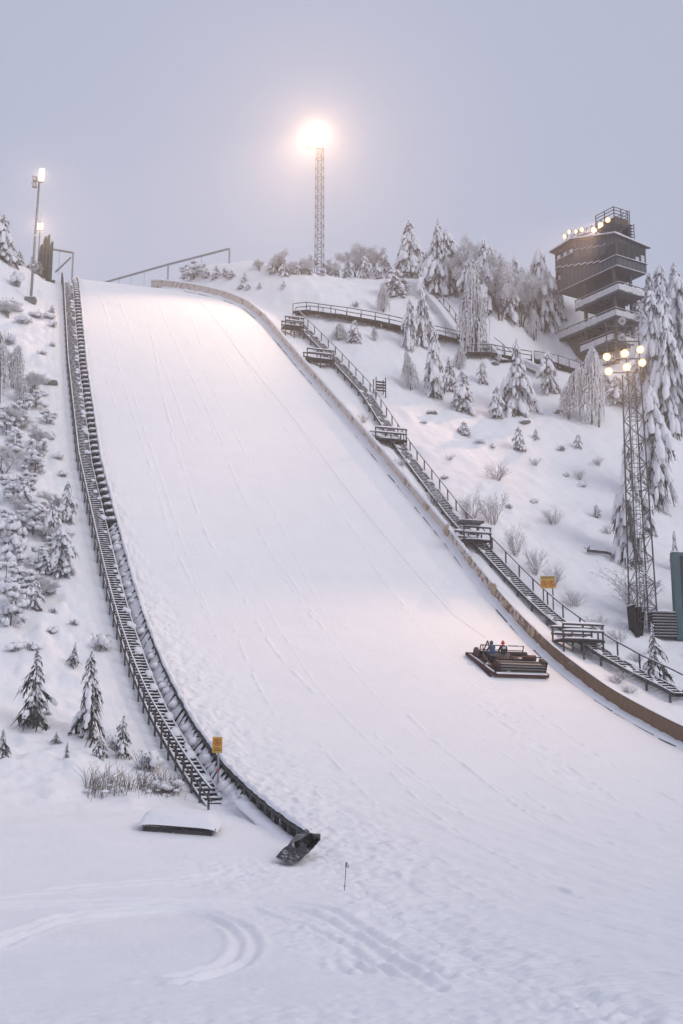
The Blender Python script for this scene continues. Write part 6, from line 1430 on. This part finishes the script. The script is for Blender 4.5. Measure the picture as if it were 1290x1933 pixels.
def grow(m, r, p, d, L, rad, depth, tips, spread=.6, droop=0.0):
    q = p + d * L * .5 + V((r.gauss(0, .04), r.gauss(0, .04), 0)) * L; e = q + (d + V((r.gauss(0, .2), r.gauss(0, .2), -droop))).normalized() * L * .5
    m.tube([p, q, e], rad, 3 if depth < 3 else 5, 0, rad * .55, False); tips.append((e, depth)); tips.append((q, depth))
    if depth == 0: return
    for k in range(r.choice((2, 3, 3))):
        nd_ = (d + V((r.gauss(0, spread), r.gauss(0, spread), r.uniform(-.1, .25) - droop))).normalized()
        grow(m, r, (q if k == 0 else e), nd_, L * r.uniform(.55, .8), rad * .6, depth - 1, tips, spread, droop)
def frost(seed):
    r = random.Random(seed); m, fl, tips = MB(), MB(), []
    for k in range(3): grow(m, r, V((r.uniform(-.03, .03), r.uniform(-.03, .03), -.05)), V((r.gauss(0, .22), r.gauss(0, .22), 1)).normalized(), r.uniform(.30, .38), .016, 4, tips, .55)
    zt = max(p.z for p, _ in tips); sc = 1 / zt
    for p, dp in tips:
        if dp > 2: continue
        for k in range(26 - 6 * dp):
            c = p + V((r.gauss(0, .036), r.gauss(0, .036), r.gauss(0, .034))); q = r.uniform(.005, .013)
            a = V((r.gauss(0, 1), r.gauss(0, 1), r.gauss(0, 1))).normalized(); b = a.cross(V((r.random(), r.random(), 1))).normalized(); cc = a.cross(b)
            fl.add([c + a * q, c - a * q * .6 + b * q, c - a * q * .6 - b * q, c + cc * q], [(0, 1, 2), (0, 3, 1), (1, 3, 2), (0, 2, 3)])
        if r.random() < .55: fl.pad(p, V((.024, 0, 0)), V((0, .022, 0)), V((0, 0, .016)), r, .3)
    for mm in (m, fl): mm.v = [(a * sc, b * sc, c * sc) for a, b, c in mm.v]
    return [('branches', m.mesh('branches', MAT['bark'])), ('frost', fl.mesh('frost', MAT['rime']))]
def birch(seed, bend):
    r = random.Random(seed); tr, st, fl = MB(), MB(), MB(); path = []
    for t in np.linspace(0, 1, 14): path.append(V((bend * .38 * t ** 2.4, .08 * math.sin(t * 2 + seed), math.sin(min(t, 1) * (1.2 + .35 * (bend > .5))) / math.sin(1.2) * .97)))
    for k in range(2 if bend > .5 else 3): tr.tube([p + V((.05 * k * (1 - i / 14) * (1 - 2 * (k % 2)), .04 * k, -.05 if i == 0 else 0)) for i, p in enumerate(path)], .014, 5, 0, .004)
    for i in range(330):
        t = r.uniform(.16, 1) ** .8; p = V([np.interp(t, np.linspace(0, 1, 14), [q[j] for q in path]) for j in range(3)])
        az = r.uniform(0, 6.28); out = r.uniform(.03, .30) * (1.15 - 1.0 * t) * (1 + .35 * math.sin(az * 2 + 7 * t)) + .02; L = r.uniform(.14, .55) * (.5 + .6 * p.z)
        L = min(L, p.z - .04); pts = []
        for u in np.linspace(0, 1, 7):
            pts.append(p + V((math.cos(az) * out * math.sin(min(1, u * 1.8) * 1.57), math.sin(az) * out * math.sin(min(1, u * 1.8) * 1.57), .04 * math.sin(u * 3.1) * (1 - u) - L * u ** 1.5)) + V((r.gauss(0, .006), r.gauss(0, .006), 0)))
        (st if r.random() < .9 else tr).tube(pts, .009 * r.uniform(.7, 1.6), 3, 0, .005, False)
        for u in pts[2:]:
            if r.random() < .55: fl.pad(u, V((r.uniform(.008, .018), 0, 0)), V((0, r.uniform(.008, .018), 0)), V((0, 0, r.uniform(.012, .03))), r, .3, 0, ICO1, 1)
    st.v += []; n = len(st.v); st.add(fl.v, fl.f)
    return [('trunk', tr.mesh('trunk', MAT['bark'])), ('hanging_twigs', st.mesh('hanging_twigs', MAT['rime'], True))]
def shrub(seed):
    r = random.Random(seed); sn, tw = MB(), MB()
    for k in range(r.randint(6, 9)):
        az = r.uniform(0, 6.28); rr = .36 * math.sqrt(r.random()); q = r.uniform(.12, .22); h = r.uniform(.3, .82) * (1 - rr)
        sn.pad((rr * math.cos(az), rr * math.sin(az), h), V((q * 1.1, 0, 0)), V((0, q, 0)), V((0, 0, q * 1.1)), r, .16, 0, ICO2, .8)
    for k in range(60):
        az = r.uniform(0, 6.28); rr = r.uniform(.05, .42); p = V((rr * .6 * math.cos(az), rr * .6 * math.sin(az), -.02)); e = V((rr * math.cos(az) * 1.1, rr * math.sin(az) * 1.1, r.uniform(.15, .75)))
        tw.tube([p, (p + e) / 2 + V((0, 0, .08)), e], .012, 3, 0, .006, False)
        wv = V((-math.sin(az), math.cos(az), 0)) * .03; tw.add([e - wv, e + wv, e + V((.05 * math.cos(az), .05 * math.sin(az), -.14))], [(0, 1, 2)])
    return [('twigs', tw.mesh('twigs', MAT['needles_frosty'])), ('snow', sn.mesh('snow', MAT['snow_pad'], True))]
def twig(seed):
    r = random.Random(seed); m, sn, tips = MB(), MB(), []
    for k in range(20):
        az = r.uniform(0, 6.28); grow(m, r, V((.08 * math.cos(az), .08 * math.sin(az), -.04)), V((math.cos(az) * r.uniform(.1, .8), math.sin(az) * r.uniform(.1, .8), 1)).normalized(), r.uniform(.28, .5), .009, 3, tips, .42, .06)
    zt = max(p.z for p, _ in tips); sc = 1 / zt; m.v = [(a * sc * .95, b * sc * .95, c * sc) for a, b, c in m.v]
    for p, dp in tips:
        if r.random() < .5: 
            q = r.uniform(.010, .022); sn.pad(p * sc, V((q * 1.4, 0, 0)), V((0, q * 1.2, 0)), V((0, 0, q * .7)), r, .25)
    return [('twigs', m.mesh('twigs', MAT['twig'])), ('snow', sn.mesh('snow', MAT['snow_pad'], True))]
PROTO = {'spruce': [spruce(1, 130, .8, .55), spruce(2, 120, .9, .25), spruce(3, 110, .7, .9)],
         'young': [spruce(21, 70, 1.0, 0, .8, True), spruce(22, 74, .95, .25, .9, True), spruce(23, 60, .9, .2, .9, True)],
         'pine': [pine(31), pine(32)], 'frost': [frost(41), frost(42)], 'birch': [birch(51, .25), birch(52, .9)],
         'shrub': [shrub(61), shrub(62), shrub(63)], 'twig': [twig(71), twig(72)]}
NATW = {'spruce': 1.12, 'young': 1.15, 'pine': .85, 'frost': .85, 'birch': .52, 'shrub': .95, 'twig': 1.25}
NAME = {'spruce': 'spruce_tree', 'young': 'young_spruce', 'pine': 'pine_tree', 'frost': 'frosted_tree', 'birch': 'birch_tree', 'shrub': 'snowy_shrub', 'twig': 'willow_bush'}
CATG = {'spruce': 'tree', 'young': 'tree', 'pine': 'tree', 'frost': 'tree', 'birch': 'tree', 'shrub': 'shrub', 'twig': 'shrub'}
rt = random.Random(99)
for kind, var, s, l, h, w, label, group in TREES:
    t = thing(NAME[kind], W(s, l, -.04), label, CATG[kind] if 'shrub' not in label and 'bush' not in label else 'shrub', group, rt.uniform(0, 6.28))
    k = w / NATW[kind]; t.scale = (k, k, h)
    t.rotation_euler.x = rt.gauss(0, .03); t.rotation_euler.y = rt.gauss(0, .03)
    if kind == 'birch' and var == 1: t.rotation_euler.z = rt.choice((2.6, -.4))
    for nm, me in PROTO[kind][var]:
        o = obj(nm, me, t)
        if nm != 'trunk': o['kind'] = 'stuff'

# ---------------------------------------------------------------- haze: thin even ice fog round the whole place
m = MB(); m.abox(-190, 240, -140, 330, -3, 118)
hz = m.build('haze', [], None, False, loc=(0, 0, 0)); tag(hz, kind='stuff')
hm = bpy.data.materials.new('haze'); hm.use_nodes = True; hn = hm.node_tree.nodes
for x in list(hn):
    if x.type != 'OUTPUT_MATERIAL': hn.remove(x)
pv = hn.new('ShaderNodeVolumePrincipled'); pv.inputs['Color'].default_value = (.93, .94, .97, 1); pv.inputs['Density'].default_value = .0005; pv.inputs['Anisotropy'].default_value = .7
hm.node_tree.links.new(pv.outputs[0], [x for x in hn if x.type == 'OUTPUT_MATERIAL'][0].inputs['Volume'])
hz.data.materials.append(hm)
